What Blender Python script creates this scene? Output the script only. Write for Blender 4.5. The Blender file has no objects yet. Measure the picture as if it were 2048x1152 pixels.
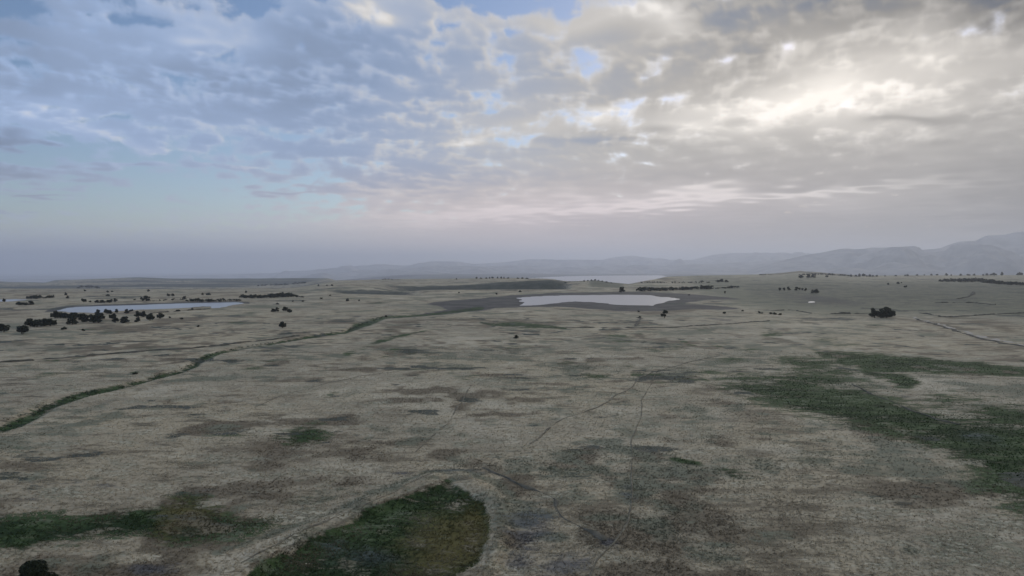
import bpy, math
import numpy as np

# ------------------------------------------------------------------ camera, sky, sun, exposure
F_PX = 1384.0                    # focal length in pixels of the 2048 x 1152 photograph
PITCH = math.atan(46.0 / F_PX)   # camera looks slightly down
CAM_Z = 50.0
SUN_AZ = math.radians(24.0)      # clockwise from +Y
SUN_EL = math.radians(14.0)

scene = bpy.context.scene
COL = scene.collection
cam_data = bpy.data.cameras.new("camera")
cam_data.sensor_width = 36.0
cam_data.lens = 36.0 * F_PX / 2048.0
cam_data.clip_start = 0.5
cam_data.clip_end = 120000.0
cam = bpy.data.objects.new("camera", cam_data)
cam.location = (0, 0, CAM_Z)
cam.rotation_euler = (math.pi / 2 - PITCH, 0, 0)
COL.objects.link(cam)
scene.camera = cam

sun_data = bpy.data.lights.new("sun", 'SUN')
sun_data.energy = 0.8
sun_data.angle = math.radians(18)
sun_data.color = (1.0, 0.93, 0.84)
sun = bpy.data.objects.new("sun", sun_data)
sun.rotation_euler = (math.pi / 2 - SUN_EL, 0, math.pi - SUN_AZ)
COL.objects.link(sun)

scene.view_settings.view_transform = 'Standard'
scene.view_settings.look = 'None'
scene.view_settings.exposure = 0.0
scene.view_settings.gamma = 1.0
scene.view_settings.use_curve_mapping = False
scene.render.engine = 'CYCLES'
cy = scene.cycles
cy.use_denoising = True
try:
    cy.denoiser = 'OPENIMAGEDENOISE'
    cy.denoising_input_passes = 'RGB_ALBEDO_NORMAL'
except Exception:
    pass
cy.max_bounces = 4
cy.diffuse_bounces = 2
cy.glossy_bounces = 2
cy.transmission_bounces = 2
cy.volume_bounces = 2
cy.transparent_max_bounces = 6


# ---- node expression helper
class E:
    tree = None

    def __init__(self, s):
        self.s = s

    @staticmethod
    def put(sock, v):
        if isinstance(v, E):
            E.tree.links.new(v.s, sock)
        else:
            sock.default_value = v

    @staticmethod
    def m(op, *a, clamp=False):
        n = E.tree.nodes.new('ShaderNodeMath')
        n.operation = op
        n.use_clamp = clamp
        for i, v in enumerate(a):
            E.put(n.inputs[i], v)
        return E(n.outputs[0])

    def __add__(s, o): return E.m('ADD', s, o)
    def __radd__(s, o): return E.m('ADD', o, s)
    def __sub__(s, o): return E.m('SUBTRACT', s, o)
    def __rsub__(s, o): return E.m('SUBTRACT', o, s)
    def __mul__(s, o): return E.m('MULTIPLY', s, o)
    def __rmul__(s, o): return E.m('MULTIPLY', o, s)
    def __truediv__(s, o): return E.m('DIVIDE', s, o)
    def __neg__(s): return E.m('MULTIPLY', s, -1.0)
    def pow(s, o): return E.m('POWER', s, o)
    def max(s, o): return E.m('MAXIMUM', s, o)
    def min(s, o): return E.m('MINIMUM', s, o)
    def clamp(s): return E.m('ADD', s, 0.0, clamp=True)
    def exp(s): return E.m('EXPONENT', s)


def smooth(v, a, b, to0=0.0, to1=1.0):
    n = E.tree.nodes.new('ShaderNodeMapRange')
    n.interpolation_type = 'SMOOTHSTEP'
    E.put(n.inputs['Value'], v)
    for k, x in (('From Min', a), ('From Max', b), ('To Min', to0), ('To Max', to1)):
        E.put(n.inputs[k], x)
    return E(n.outputs['Result'])


def noise(vec, scale, detail=4.0, rough=0.5, lac=2.0):
    n = E.tree.nodes.new('ShaderNodeTexNoise')
    n.noise_dimensions = '3D'
    E.tree.links.new(vec.s, n.inputs['Vector'])
    n.inputs['Scale'].default_value = scale
    n.inputs['Detail'].default_value = detail
    n.inputs['Roughness'].default_value = rough
    n.inputs['Lacunarity'].default_value = lac
    return E(n.outputs[0]), E(n.outputs[1])


def comb(x, y, z):
    n = E.tree.nodes.new('ShaderNodeCombineXYZ')
    for i, v in enumerate((x, y, z)):
        E.put(n.inputs[i], v)
    return E(n.outputs[0])


def sep(v):
    n = E.tree.nodes.new('ShaderNodeSeparateXYZ')
    E.tree.links.new(v.s, n.inputs[0])
    return [E(o) for o in n.outputs]


def mixc(f, a, b, mode='MIX'):
    n = E.tree.nodes.new('ShaderNodeMix')
    n.data_type = 'RGBA'
    n.blend_type = mode
    n.clamp_factor = True
    E.put(n.inputs[0], f)
    for i, v in ((6, a), (7, b)):
        if isinstance(v, E):
            E.tree.links.new(v.s, n.inputs[i])
        else:
            n.inputs[i].default_value = (v[0], v[1], v[2], 1.0)
    return E(n.outputs[2])


# ---- cloud deck: a thin sunlit layer marched once per direction into a panorama kept in memory
SKY_N, SKY_S = 2048, 20.0


def band_noise(n, rng, f0, f1):
    """periodic noise holding only the wave numbers between f0 and f1 (unit variance)"""
    kx = np.fft.fftfreq(n)[:, None] * n
    ky = np.fft.rfftfreq(n)[None, :] * n
    k = np.sqrt(kx * kx + ky * ky)
    amp = np.exp(-((np.log(k + 1e-6) - 0.5 * math.log(f0 * f1)) / (0.5 * math.log(f1 / f0))) ** 2)
    amp[0, 0] = 0
    amp = (amp / (k + 1.0)).astype(np.float32)
    ph = rng.random(k.shape) * 2 * math.pi
    f = np.fft.irfft2(amp * np.exp(1j * ph), s=(n, n)).astype(np.float32)
    return f / f.std()


def sky_fields():
    rng = np.random.default_rng(11)
    n = SKY_N
    oct_f = [(9, 20), (26, 52), (52, 110), (110, 230), (230, 480), (480, 900)]
    fs = [band_noise(n, rng, a, b) for a, b in oct_f]
    warp = fs[1]
    big = 0.8 * fs[0] + 0.9 * fs[1]
    puff = sum(w * (0.8 - np.abs(f)) for w, f in zip((0.40, 0.42, 0.30, 0.18), fs[2:]))
    base = 0.36 * big + 0.62 * puff
    base = (base - base.mean()) / base.std()
    soft = 0.45 * fs[0] + 0.75 * fs[1] + 0.5 * fs[2] + 0.26 * fs[3] + 0.13 * fs[4] + 0.06 * fs[5]
    soft = soft / soft.std()
    dens = (0.5 * base + 0.75 * soft).astype(np.float32)
    dens /= dens.std()
    # depth of cloud towards the sun: running mean of the deck along the sun's bearing
    cell = SKY_S / n
    acc = np.zeros_like(dens)
    tot = 0
    pos = np.clip(dens + 0.6, 0, None)
    for i in range(1, 13):
        d = 0.013 * i * (1 + 0.06 * i)
        sx, sy = d * math.sin(SUN_AZ) / cell, d * math.cos(SUN_AZ) / cell
        w = math.exp(-i / 6.0)
        acc += w * np.roll(pos, (-int(round(sy)), -int(round(sx))), (0, 1))
        tot += w
    sh = acc / tot
    sh = (sh - sh.mean()) / sh.std()
    return dens, sh.astype(np.float32), fs[0], fs[1]


def lookup(f, x, y):
    """bilinear read of a periodic field"""
    n = f.shape[0]
    fx = (x * (n / SKY_S)).astype(np.float32)
    fy = (y * (n / SKY_S)).astype(np.float32)
    ix = np.floor(fx).astype(np.int32)
    iy = np.floor(fy).astype(np.int32)
    fx = fx - ix
    fy = fy - iy
    ix0, iy0 = ix & (n - 1), iy & (n - 1)
    ix1, iy1 = (ix + 1) & (n - 1), (iy + 1) & (n - 1)
    g = f.ravel()
    a = g[iy0 * n + ix0]
    b = g[iy0 * n + ix1]
    c = g[iy1 * n + ix0]
    d = g[iy1 * n + ix1]
    return (a * (1 - fx) + b * fx) * (1 - fy) + (c * (1 - fx) + d * fx) * fy


# plan of the deck by bearing and height above the horizon: cover (%), brightness (display %)
COLS_PX = [0, 205, 410, 614, 819, 1024, 1229, 1434, 1638, 1843, 2048]
ROWS = [
    (-60, [50, 60, 60, 60, 60, 50, 60, 90, 95, 95, 95], [62, 66, 68, 66, 68, 70, 70, 64, 66, 66, 60]),
    (0,   [28, 55, 60, 52, 58, 28, 42, 98, 99, 99, 99], [60, 68, 72, 68, 74, 76, 78, 58, 60, 58, 48]),
    (50,  [55, 62, 60, 72, 82, 50, 66, 98, 99, 98, 95], [62, 68, 73, 63, 70, 78, 82, 61, 66, 74, 58]),
    (100, [72, 74, 72, 70, 88, 66, 82, 97, 97, 97, 95], [63, 68, 69, 62, 65, 70, 71, 65, 78, 88, 80]),
    (150, [78, 78, 78, 78, 84, 68, 82, 97, 97, 97, 88], [64, 66, 62, 62, 66, 71, 69, 71, 90, 87, 75]),
    (200, [60, 76, 80, 82, 84, 62, 78, 95, 97, 97, 95], [66, 69, 67, 62, 68, 73, 72, 78, 94, 85, 73]),
    (250, [45, 58, 76, 78, 80, 58, 62, 90, 95, 97, 97], [73, 71, 69, 66, 71, 80, 81, 86, 87, 82, 71]),
    (300, [14, 16, 34, 68, 80, 66, 72, 90, 94, 97, 99], [66, 74, 72, 68, 71, 75, 75, 73, 73, 71, 64]),
    (350, [26, 26, 22, 34, 88, 92, 92, 99, 99, 99, 99], [69, 70, 72, 71, 71, 72, 71, 68, 67, 66, 60]),
    (400, [12, 8, 8, 20, 70, 88, 92, 96, 98, 99, 99], [71, 73, 74, 77, 79, 79, 78, 77, 74, 68, 58]),
    (450, [30, 30, 40, 60, 88, 97, 99, 99, 99, 99, 99], [75, 77, 78, 79, 80, 78, 73, 69, 66, 62, 56]),
    (500, [75, 80, 85, 90, 97, 99, 99, 99, 99, 99, 99], [70, 72, 74, 76, 78, 78, 73, 68, 65, 62, 58]),
    (545, [95, 95, 95, 99, 99, 99, 99, 99, 99, 99, 99], [61, 63, 66, 69, 71, 71, 69, 66, 64, 62, 58]),
]
BLOBS = [
    # px, py, rx, ry, tilt, cover, brightness
    (1640, 195, 120, 40, 10, 0.1, 0.13),
    (1480, 235, 110, 18, 6, 0.1, 0.10),
    (1340, 402, 280, 13, 5, 0.1, 0.13),
    (1680, 380, 240, 8, 4, 0.1, 0.13),
    (960, 428, 260, 17, 3, 0.1, 0.09),
    (250, 340, 110, 11, 2, 0.75, -0.04),
    (480, 345, 70, 11, -5, 0.75, -0.03),
    (560, 382, 90, 7, 2, 0.6, -0.05),
    (40, 345, 90, 15, 4, 0.6, -0.06),
    (70, 375, 90, 8, 2, 0.6, -0.02),
    (60, 396, 110, 6, 2, 0.5, -0.08),
    (20, 278, 50, 16, 0, 0.8, -0.11),
    (10, 427, 40, 7, 0, 0.5, -0.06),
    (130, 232, 130, 16, -14, 0.35, 0.03),
    (330, 285, 150, 10, -9, 0.3, 0.03),
    (1860, 230, 120, 12, 5, 0.1, -0.15),
    (1250, 287, 150, 12, 4, 0.2, -0.10),
    (1600, 5, 160, 22, 0, 0.1, -0.08),
    (2035, 50, 40, 36, 0, 0.1, -0.10),
    (820, 372, 180, 20, 3, 0.35, -0.03),
    (1320, 40, 55, 24, 0, 0.5, 0.12),
    (780, 30, 60, 22, -20, 0.3, 0.10),
    (400, 80, 60, 14, 0, 0.2, 0.10),
    (1190, 235, 40, 12, 0, 0.3, 0.12),
    (960, 275, 50, 8, 6, 0.2, 0.12),
    (1150, 20, 40, 14, 0, -0.5, 0.0),
    (1040, 20, 50, 16, 0, -0.6, 0.0),
]


def deg_az(px):
    return math.degrees(math.atan((px - 1024) / F_PX))


def deg_el(py):
    return math.degrees(math.atan((530 - py) / F_PX))


def sstep(v, a, b):
    t = np.clip((v - a) / (b - a), 0, 1)
    return t * t * (3 - 2 * t)


def cloud_deck(az, el, fields):
    """cloud colour (linear) and opacity for directions given by bearing and elevation in degrees"""
    dens_f, sh_f, wa, wb = fields
    az = az.astype(np.float32)
    el = el.astype(np.float32)
    ce = np.cos(np.radians(el))
    x, y, z = np.sin(np.radians(az)) * ce, np.cos(np.radians(az)) * ce, np.sin(np.radians(el))
    zz = np.maximum(z, 0) + 0.045
    px, py = x / zz, y / zz
    w1 = lookup(wa, px * 0.9 + 3.1, py * 0.9 + 1.7)
    w2 = lookup(wa, px * 0.9 + 11.3, py * 0.9 + 7.9)
    w3 = lookup(wb, px * 1.3 + 5.0, py * 1.3)
    w4 = lookup(wb, px * 1.3, py * 1.3 + 9.0)
    azw = az + 0.7 * w1 + 0.5 * w3
    k = 1.0 / np.maximum(np.cos(np.radians(np.clip(az, -60, 60))), 0.5)
    elw = el * k + (0.30 * w2 + 0.24 * w4) * np.clip(el / 6.0, 0.15, 1)
    stops = np.array([-180, -75] + [deg_az(p) for p in COLS_PX] + [75, 180])
    els = np.array([deg_el(r[0]) for r in ROWS][::-1])
    grid_c = np.array([[62, 62] + r[1] + [80, 62] for r in ROWS][::-1]) / 100.0
    grid_l = np.array([[66, 64] + r[2] + [62, 66] for r in ROWS][::-1]) / 100.0
    ia = np.clip(np.searchsorted(stops, azw) - 1, 0, len(stops) - 2)
    ta = np.clip((azw - stops[ia]) / (stops[ia + 1] - stops[ia]), 0, 1)
    ta = ta * ta * (3 - 2 * ta)
    ie = np.clip(np.searchsorted(els, elw) - 1, 0, len(els) - 2)
    te = np.clip((elw - els[ie]) / (els[ie + 1] - els[ie]), 0, 1)

    def read(g):
        return ((g[ie, ia] * (1 - ta) + g[ie, ia + 1] * ta) * (1 - te) + (g[ie + 1, ia] * (1 - ta) + g[ie + 1, ia + 1] * ta) * te).astype(np.float32)
    cov, lum = read(grid_c), read(grid_l)
    up = sstep(elw, 24, 50)
    cov = cov * (1 - up) + 0.66 * up
    lum = lum * (1 - up) + 0.74 * up
    kd = math.degrees(1 / F_PX)
    for (bx, by, rx, ry, rot, dc, dl) in BLOBS:
        a0, e0 = deg_az(bx), deg_el(by)
        ka = kd * math.cos(math.radians(a0)) ** 2
        c, s = math.cos(math.radians(rot)), math.sin(math.radians(rot))
        da, de = (azw - a0) / ka, (elw - e0) / kd
        u, v = (da * c + de * s) / rx, (de * c - da * s) / ry
        g = np.exp(-np.minimum(u * u + v * v, 30))
        cov = cov + dc * g
        lum = lum + dl * g
    right = sstep(az, -14, 10) * (1 - sstep(az, 60, 90))
    fade = sstep(el, 2.0, 7.5) * (1 - right) + right * (0.12 * sstep(el, 3.0, 6.0) + 0.88 * sstep(el, 6.0, 12.5))
    # march the deck from its base upwards
    NL, TH = 9, 0.06
    fine = 0.35 + 0.65 * sstep(el, 4.0, 11.0)
    T = np.ones_like(px)
    lit = np.zeros_like(px)
    jx, jy = 0.04 * w1, 0.04 * w2
    bias = (cov - 0.5) * 4.2 + 0.62
    for i in range(NL):
        h = (i + 0.5) / NL
        s = 1 + TH * h
        qx, qy = px * s * 1.9 + jx, py * s * 1.9 + jy
        d = lookup(dens_f, qx, qy) + 0.46 * lookup(dens_f, qx * 3.3 + 4.0, qy * 3.3) * fine
        sh = 0.8 * lookup(sh_f, qx, qy) + 0.55 * lookup(sh_f, qx * 3.3 + 4.0, qy * 3.3) * fine
        dd = np.clip((d + bias - 1.9 * h + 0.35) * 0.62, 0, 1.6)
        a = 1 - np.exp(-dd * 4.0 / NL)
        l = 0.5 - 0.30 * sh + 0.38 * (h - 0.5) - 0.10 * d
        lit += T * a * l
        T *= 1 - a
    alpha = 1 - T
    lit = lit / np.maximum(alpha, 1e-3)
    alpha = np.clip(alpha / 0.95, 0, 1)
    alpha = 0.5 * alpha + 0.5 * sstep(alpha, 0.0, 1.0)
    mist = 1 - sstep(el, 0.5, 5.0)
    alpha = alpha * (1 - mist) + mist * np.clip(cov * 1.02, 0, 1)
    sunny = np.exp(-(((az - 24) / 22) ** 2 + ((el - 13) / 9) ** 2))
    rel = lit - 0.42
    rel = np.where(rel < 0, 0.30 * np.tanh(rel / 0.30) * 0.62, 1.1 * rel)
    shade = lum + 0.012 + fade * rel * (0.19 + 0.03 * sunny)
    edge = alpha * (1 - alpha) * 4
    shade = shade + edge * fade * (0.03 + 0.03 * sunny)
    shade = np.clip(shade, 0.42, 1.05)
    lin = shade ** 2.25
    azc = np.clip(az, -50, 50)
    warm = sstep(shade + np.where(azc > 0, azc * 0.0075, azc * 0.0042), 0.56, 0.82)[..., None]
    pink = (np.exp(-((az - 2) / 24.0) ** 2) * (1 - sstep(el, 3.5, 9.5)))[..., None]
    tint = (1 - warm) * np.array([0.74, 0.99, 1.48]) + warm * (np.array([1.035, 1.0, 0.965]) + sunny[..., None] * np.array([0.035, 0.0, -0.055]))
    tint = tint * (1 - 0.85 * pink) + 0.85 * pink * np.array([1.15, 0.975, 0.955])
    lowleft = ((1 - sstep(az, -30, -8)) * (1 - sstep(el, 3.0, 9.0)))[..., None]
    tint = tint * (1 - 0.7 * lowleft) + 0.7 * lowleft * np.array([0.92, 1.0, 1.13])
    return (lin[..., None] * tint).astype(np.float32), alpha.astype(np.float32)

# ---- world: Nishita sky behind the cloud deck
def build_world():
    world = bpy.data.worlds.new("World")
    scene.world = world
    world.use_nodes = True
    E.tree = world.node_tree
    E.tree.nodes.clear()
    strength = 0.1
    sky = E.tree.nodes.new('ShaderNodeTexSky')
    sky.sky_type = 'NISHITA'
    sky.sun_disc = False
    sky.sun_elevation = SUN_EL
    sky.sun_rotation = SUN_AZ
    sky.altitude = 400
    sky.air_density = 1.0
    sky.dust_density = 0.5
    sky.ozone_density = 3.0
    w, h = 4608, 896
    uu = (np.arange(w) + 0.5) / w
    vv = (np.arange(h) + 0.5) / h
    fields = sky_fields()
    pix = np.empty((h, w, 4), np.float32)
    for r0 in range(0, h, 128):
        AZ, EL = np.meshgrid((uu - 0.5) * 360.0, vv[r0:r0 + 128] ** 2 * 90.0)
        c, a = cloud_deck(AZ, EL, fields)
        pix[r0:r0 + 128, :, :3] = c / strength
        pix[r0:r0 + 128, :, 3] = a
    img = bpy.data.images.new("cloud_deck", w, h, alpha=True, float_buffer=True, is_data=True)
    img.alpha_mode = 'CHANNEL_PACKED'
    img.pixels.foreach_set(pix.ravel())
    img.update()
    tc = E.tree.nodes.new('ShaderNodeTexCoord')
    dx, dy, dz = sep(E(tc.outputs['Generated']))
    u = E.m('ARCTAN2', dx, dy) / (2 * math.pi) + 0.5
    v = E.m('SQRT', (E.m('ARCSINE', dz) / (math.pi / 2)).max(0.0))
    t = E.tree.nodes.new('ShaderNodeTexImage')
    t.image = img
    t.interpolation = 'Linear'
    t.extension = 'EXTEND'
    E.tree.links.new(comb(u, v, 0.0).s, t.inputs['Vector'])
    clear = mixc(1.0, E(sky.outputs[0]), (1.15, 1.06, 1.09), 'MULTIPLY')
    final = mixc(E(t.outputs['Alpha']), clear, E(t.outputs['Color']))
    bg = E.tree.nodes.new('ShaderNodeBackground')
    bg.inputs['Strength'].default_value = strength
    E.tree.links.new(final.s, bg.inputs['Color'])
    wo = E.tree.nodes.new('ShaderNodeOutputWorld')
    E.tree.links.new(bg.outputs[0], wo.inputs['Surface'])


build_world()

# ------------------------------------------------------------------ the lie of the land
CP, SP = math.cos(PITCH), math.sin(PITCH)


def survey(x, y, z=0.0):
    """where a point of the land stands in the photograph (2048 x 1152)"""
    dzz = z - CAM_Z
    fw = np.maximum(y * CP - dzz * SP, 1e-3)
    upv = y * SP + dzz * CP
    return 1024 + F_PX * x / fw, 576 - F_PX * upv / fw


def vnoise(x, y, seed=0):
    ix, iy = np.floor(x).astype(np.int64), np.floor(y).astype(np.int64)
    fx, fy = x - ix, y - iy
    fx, fy = fx * fx * (3 - 2 * fx), fy * fy * (3 - 2 * fy)

    def h(a, b):
        v = (a * 374761393 + b * 668265263 + seed * 1442695041) & 0xFFFFFFFF
        v = ((v ^ (v >> 13)) * 1274126177) & 0xFFFFFFFF
        return ((v ^ (v >> 16)) & 0xFFFF) / 32767.5 - 1.0
    return (h(ix, iy) * (1 - fx) + h(ix + 1, iy) * fx) * (1 - fy) + (h(ix, iy + 1) * (1 - fx) + h(ix + 1, iy + 1) * fx) * fy


def fbm(x, y, seed=0, n=4):
    return sum(vnoise(x * 2 ** i + 17 * i, y * 2 ** i, seed + i) * 0.5 ** i for i in range(n))


# far rim of the plain: bearing (photo px), height of the rim in the photo, its distance
RIM = np.array([
    (-900, 563, 7500), (0, 563, 7500), (90, 565, 7500), (110, 560.5, 7500), (280, 554.5, 7500), (340, 557, 7500), (500, 557, 7500),
    (600, 556, 7300), (655, 556.5, 7000), (672, 560, 4300), (700, 560.5, 3400), (780, 558.5, 3200), (900, 558, 2900), (1000, 557, 2600), (1060, 557.5, 2500),
    (1095, 559.5, 2300), (1120, 562, 2000), (1150, 562, 1950), (1190, 560.5, 1900), (1225, 565, 1900), (1258, 568, 1850), (1300, 560, 2100),
    (1330, 554, 2500), (1400, 551, 3000), (1500, 549.5, 3300), (1560, 546, 3400), (1600, 541.5, 3400), (1650, 545.5, 3400),
    (1720, 551.5, 3500), (1800, 551, 3700), (1900, 550.5, 3800), (2048, 550, 3800), (2900, 550, 3800)])
RIM_Z = CAM_Z - (RIM[:, 1] - 530) / F_PX * RIM[:, 2]
LOW = -172.0


def low_z(px):
    return LOW - 430 * (1 - sstep(px, 560, 900))


def seg_dist(px, py, pts):
    """distance to a polyline and the position along it (0..n-1)"""
    best = np.full(px.shape, 1e9)
    along = np.zeros(px.shape)
    for i in range(len(pts) - 1):
        ax, ay = pts[i][0], pts[i][1]
        bx, by = pts[i + 1][0], pts[i + 1][1]
        vx, vy = bx - ax, by - ay
        t = np.clip(((px - ax) * vx + (py - ay) * vy) / (vx * vx + vy * vy + 1e-9), 0, 1)
        d = np.hypot(px - ax - t * vx, py - ay - t * vy)
        m = d < best
        best = np.where(m, d, best)
        along = np.where(m, i + t, along)
    return best, along


def poly_sdf(px, py, pts):
    """signed distance to a closed outline, negative inside"""
    q = list(pts) + [pts[0]]
    d, _ = seg_dist(px, py, q)
    inside = np.zeros(px.shape, bool)
    for i in range(len(pts)):
        x0, y0 = q[i][0], q[i][1]
        x1, y1 = q[i + 1][0], q[i + 1][1]
        c = ((y0 > py) != (y1 > py))
        xi = (x1 - x0) * (py - y0) / (y1 - y0 + 1e-12) + x0
        inside ^= c & (px < xi)
    return np.where(inside, -d, d)


STRETCH = 2.4


def stretch(pts):
    return [(p[0], p[1] * STRETCH) + tuple(p[2:]) for p in pts]


def region(px, py, pts, soft):
    """1 inside an outline drawn on the survey, falling to 0 over soft pixels"""
    q = stretch(pts)
    xs, ys = [p[0] for p in q], [p[1] for p in q]
    out = np.zeros(px.shape)
    Y = py * STRETCH
    m = (px > min(xs) - soft * 2) & (px < max(xs) + soft * 2) & (Y > min(ys) - soft * 2) & (Y < max(ys) + soft * 2)
    if m.any():
        out[m] = np.clip(0.5 - poly_sdf(px[m], Y[m], q) / (2 * soft), 0, 1)
    return out


def streak(px, py, pts, soft=1.0):
    """1 along a line (x, y, half width) drawn on the survey"""
    q = stretch(pts)
    xs, ys = [p[0] for p in q], [p[1] for p in q]
    w = np.array([p[2] for p in pts])
    pad = w.max() * 3 + 6
    out = np.zeros(px.shape)
    Y = py * STRETCH
    m = (px > min(xs) - pad) & (px < max(xs) + pad) & (Y > min(ys) - pad) & (Y < max(ys) + pad)
    if m.any():
        d, a = seg_dist(px[m], Y[m], q)
        ww = np.interp(a, np.arange(len(w)), w)
        out[m] = np.clip(1.0 - (d - ww * 0.4) / (ww * 1.2 + soft), 0, 1)
    return out


def oval(px, py, cx, cyy, rx, ry, rot=0):
    c, s = math.cos(math.radians(rot)), math.sin(math.radians(rot))
    dx, dy = px - cx, py - cyy
    u, v = (dx * c - dy * s) / rx, (dx * s + dy * c) / ry
    return np.clip(1.15 - 0.65 * np.sqrt(u * u + v * v), 0, 1)


GULLY = [(-60, 868, 15.0), (0, 855, 16.5), (40, 843, 15.0), (72, 824, 14.2), (110, 803, 12.8), (170, 787, 8.2), (240, 773, 6.8), (300, 757, 6.8), (350, 744, 6.8), (385, 731, 7.5),
         (405, 718, 6.8), (440, 704, 4.5), (480, 696, 6.0), (512, 691, 3.8), (560, 683, 3.0), (620, 673, 3.0), (690, 664, 3.8)]
GULLY_TOP = [(690, 664, 3.8), (715, 652, 10.5), (740, 643, 9.0), (768, 634, 5.2), (840, 630, 3.0), (900, 624, 3.8), (960, 616, 6.0)]
BASIN = [(430, 1200), (500, 1142), (560, 1108), (640, 1070), (740, 1020), (830, 985), (898, 962), (908, 964), (948, 988), (976, 1016), (980, 1060), (966, 1110), (950, 1132), (900, 1160), (840, 1200)]
POND_MID = [(1027, 596.6), (1045, 594.4), (1060, 593.4), (1090, 591.8), (1120, 590.8), (1180, 589.8), (1240, 589.3), (1290, 590), (1305, 590.6), (1316, 593.2), (1335, 594.2), (1350, 596),
            (1362, 598.2), (1350, 600.4), (1336, 602), (1326, 606), (1312, 608.4), (1306, 611.6), (1292, 610.8), (1255, 610.4), (1225, 608.9), (1210, 606.4), (1196, 605.5), (1180, 604),
            (1150, 603), (1132, 604.2), (1110, 606.6), (1085, 609.4), (1060, 611), (1038, 611.2), (1046, 607), (1049, 604.4), (1032, 602), (1043, 600.6), (1043, 598.2)]
POND_LEFT = [(112, 621.8), (124, 618.4), (132, 616), (150, 614), (200, 612), (260, 610), (320, 608.2), (380, 606.4), (430, 605), (470, 604.6), (494, 605.6), (482, 608), (466, 609.6),
             (454, 613), (440, 615.6), (422, 616.6), (421, 613), (405, 612.6), (380, 615.2), (330, 617.6), (280, 619), (230, 622.5), (187, 625.8), (160, 624.6), (140, 624.8), (126, 622.8)]
POND_FAR = [(-60, 599.3), (0, 599), (30, 598.4), (59, 599.2), (46, 600.6), (24, 602.6), (0, 603.2), (-60, 603.6)]
POND_SMALL = [(1615, 603.8), (1620, 602.8), (1626, 602.6), (1630, 603.4), (1636, 603.8), (1633, 604.8), (1624, 605.2), (1615, 605.4)]
PONDS = [POND_MID, POND_LEFT, POND_FAR, POND_SMALL]


def height(x, y):
    x = np.asarray(x, float)
    y = np.asarray(y, float)
    r = np.hypot(x, y)
    yf = np.maximum(y, 1.0)
    px = np.where(y > 5, 1024 + F_PX * x / yf, np.where(x > 0, 2900, -900))
    # gentle roll near the camera, broader swells further out
    near = 1 - sstep(r, 450, 700)
    far = sstep(r, 1250, 1700)
    z = near * (0.35 * vnoise(x / 64, y / 64, 3) + 0.22 * vnoise(x / 19, y / 19, 5) + 0.10 * vnoise(x / 6, y / 6, 7))
    z = z + far * (1.6 * fbm(x / 420, y / 420, 9, 3))
    # gully
    sx, sy = survey(x, y)
    m = (y > 200) & (r < 900)
    if m.any():
        g = np.zeros(x.shape)
        g[m] = np.maximum(streak(sx[m], sy[m], GULLY, 2.0), streak(sx[m], sy[m], GULLY_TOP, 2.0))
        z = z - g * 1.3
    # green basin with its bank
    m = (y > 80) & (y < 210) & (np.abs(x) < 120)
    if m.any():
        d = poly_sdf(sx[m], sy[m] * 1.6, [(a, b * 1.6) for a, b in BASIN])
        bank = np.exp(-((d - 24) / 22.0) ** 2) * (0.8 + 0.4 * vnoise(x[m] / 5, y[m] / 5, 15)) - 0.9 * np.clip(-d / 12.0, 0, 1)
        z[m] = z[m] * (1 - np.clip(-d / 12.0, 0, 1) * 0.8) + bank
    # ponds are shallow hollows
    for p in PONDS:
        m = (r > 650) & (r < 1400)
        if m.any():
            d = poly_sdf(sx[m], sy[m] * STRETCH, stretch(p))
            z[m] = z[m] - 0.6 * np.clip(-d / 2.5, 0, 1)
    # distant relief
    rz = np.interp(px, RIM[:, 0], RIM_Z)
    ry = np.interp(px, RIM[:, 0], RIM[:, 2])
    t = np.clip((y - 1250) / np.maximum(ry - 1250, 1), 0, 1)
    zr = rz * (t ** 1.4)
    wl = 1 - sstep(px, 560, 690)
    zl = np.interp(y, [0, 1000, 1500, 2000, 2500, 3200, 4300, 5200], [0, 0, -9, -22, -35, -88, -100, -92])
    tl_ = sstep(y, 4800, 7400)
    zl = zl * (1 - tl_) + rz * tl_ + sstep(y, 2700, 3400) * (1 - sstep(y, 7000, 7400)) * 9 * fbm(x / 900, y / 700, 21, 3)
    base = np.where(y > 5, zr * (1 - wl) + zl * wl, 0)
    # gorge that cuts the plain behind the middle pond
    wc = sstep(px, 740, 880) * (1 - sstep(px, 1112, 1146))
    wall_py = np.interp(px, [740, 780, 850, 950, 1000, 1060, 1100, 1120, 1140], [579, 577, 573.5, 568, 563.5, 560, 559, 562, 566])
    wall = CAM_Z - (wall_py - 530) / F_PX * 1830
    gorge = np.interp(y, [1420, 1470, 1600, 1700, 1800, 1830, 1900, 2300], [0, 1, 1, 1, 0, 0, 0, 0])
    rise = np.interp(y, [1420, 1600, 1650, 1830, 2250, 2500], [0, 0, 0.0, 1, 0.35, 0.0])
    base = base * (1 - wc * rise) + wc * (rise * wall - 26 * gorge * (1 - rise)) + wc * rise * 1.2 * fbm(x / 60, y / 60, 31, 3)
    # shallow side valley on the left of the gorge
    base = base - 10 * sstep(px, 640, 700) * (1 - sstep(px, 800, 880)) * np.exp(-((y - 1330 + (px - 760) * 0.5) / 90) ** 2)
    # beyond the rim the land drops to the lowland
    fall = sstep(y - ry, 0, 1500)
    zz_ = base + z * (1 - sstep(r, 3000, 6000) * 0.5)
    zz_ = zz_ * (1 - fall) + low_z(px) * fall
    back = sstep(r, 5000, 9000) * (y <= 5)
    return zz_ * (1 - back) + low_z(px) * back


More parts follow.
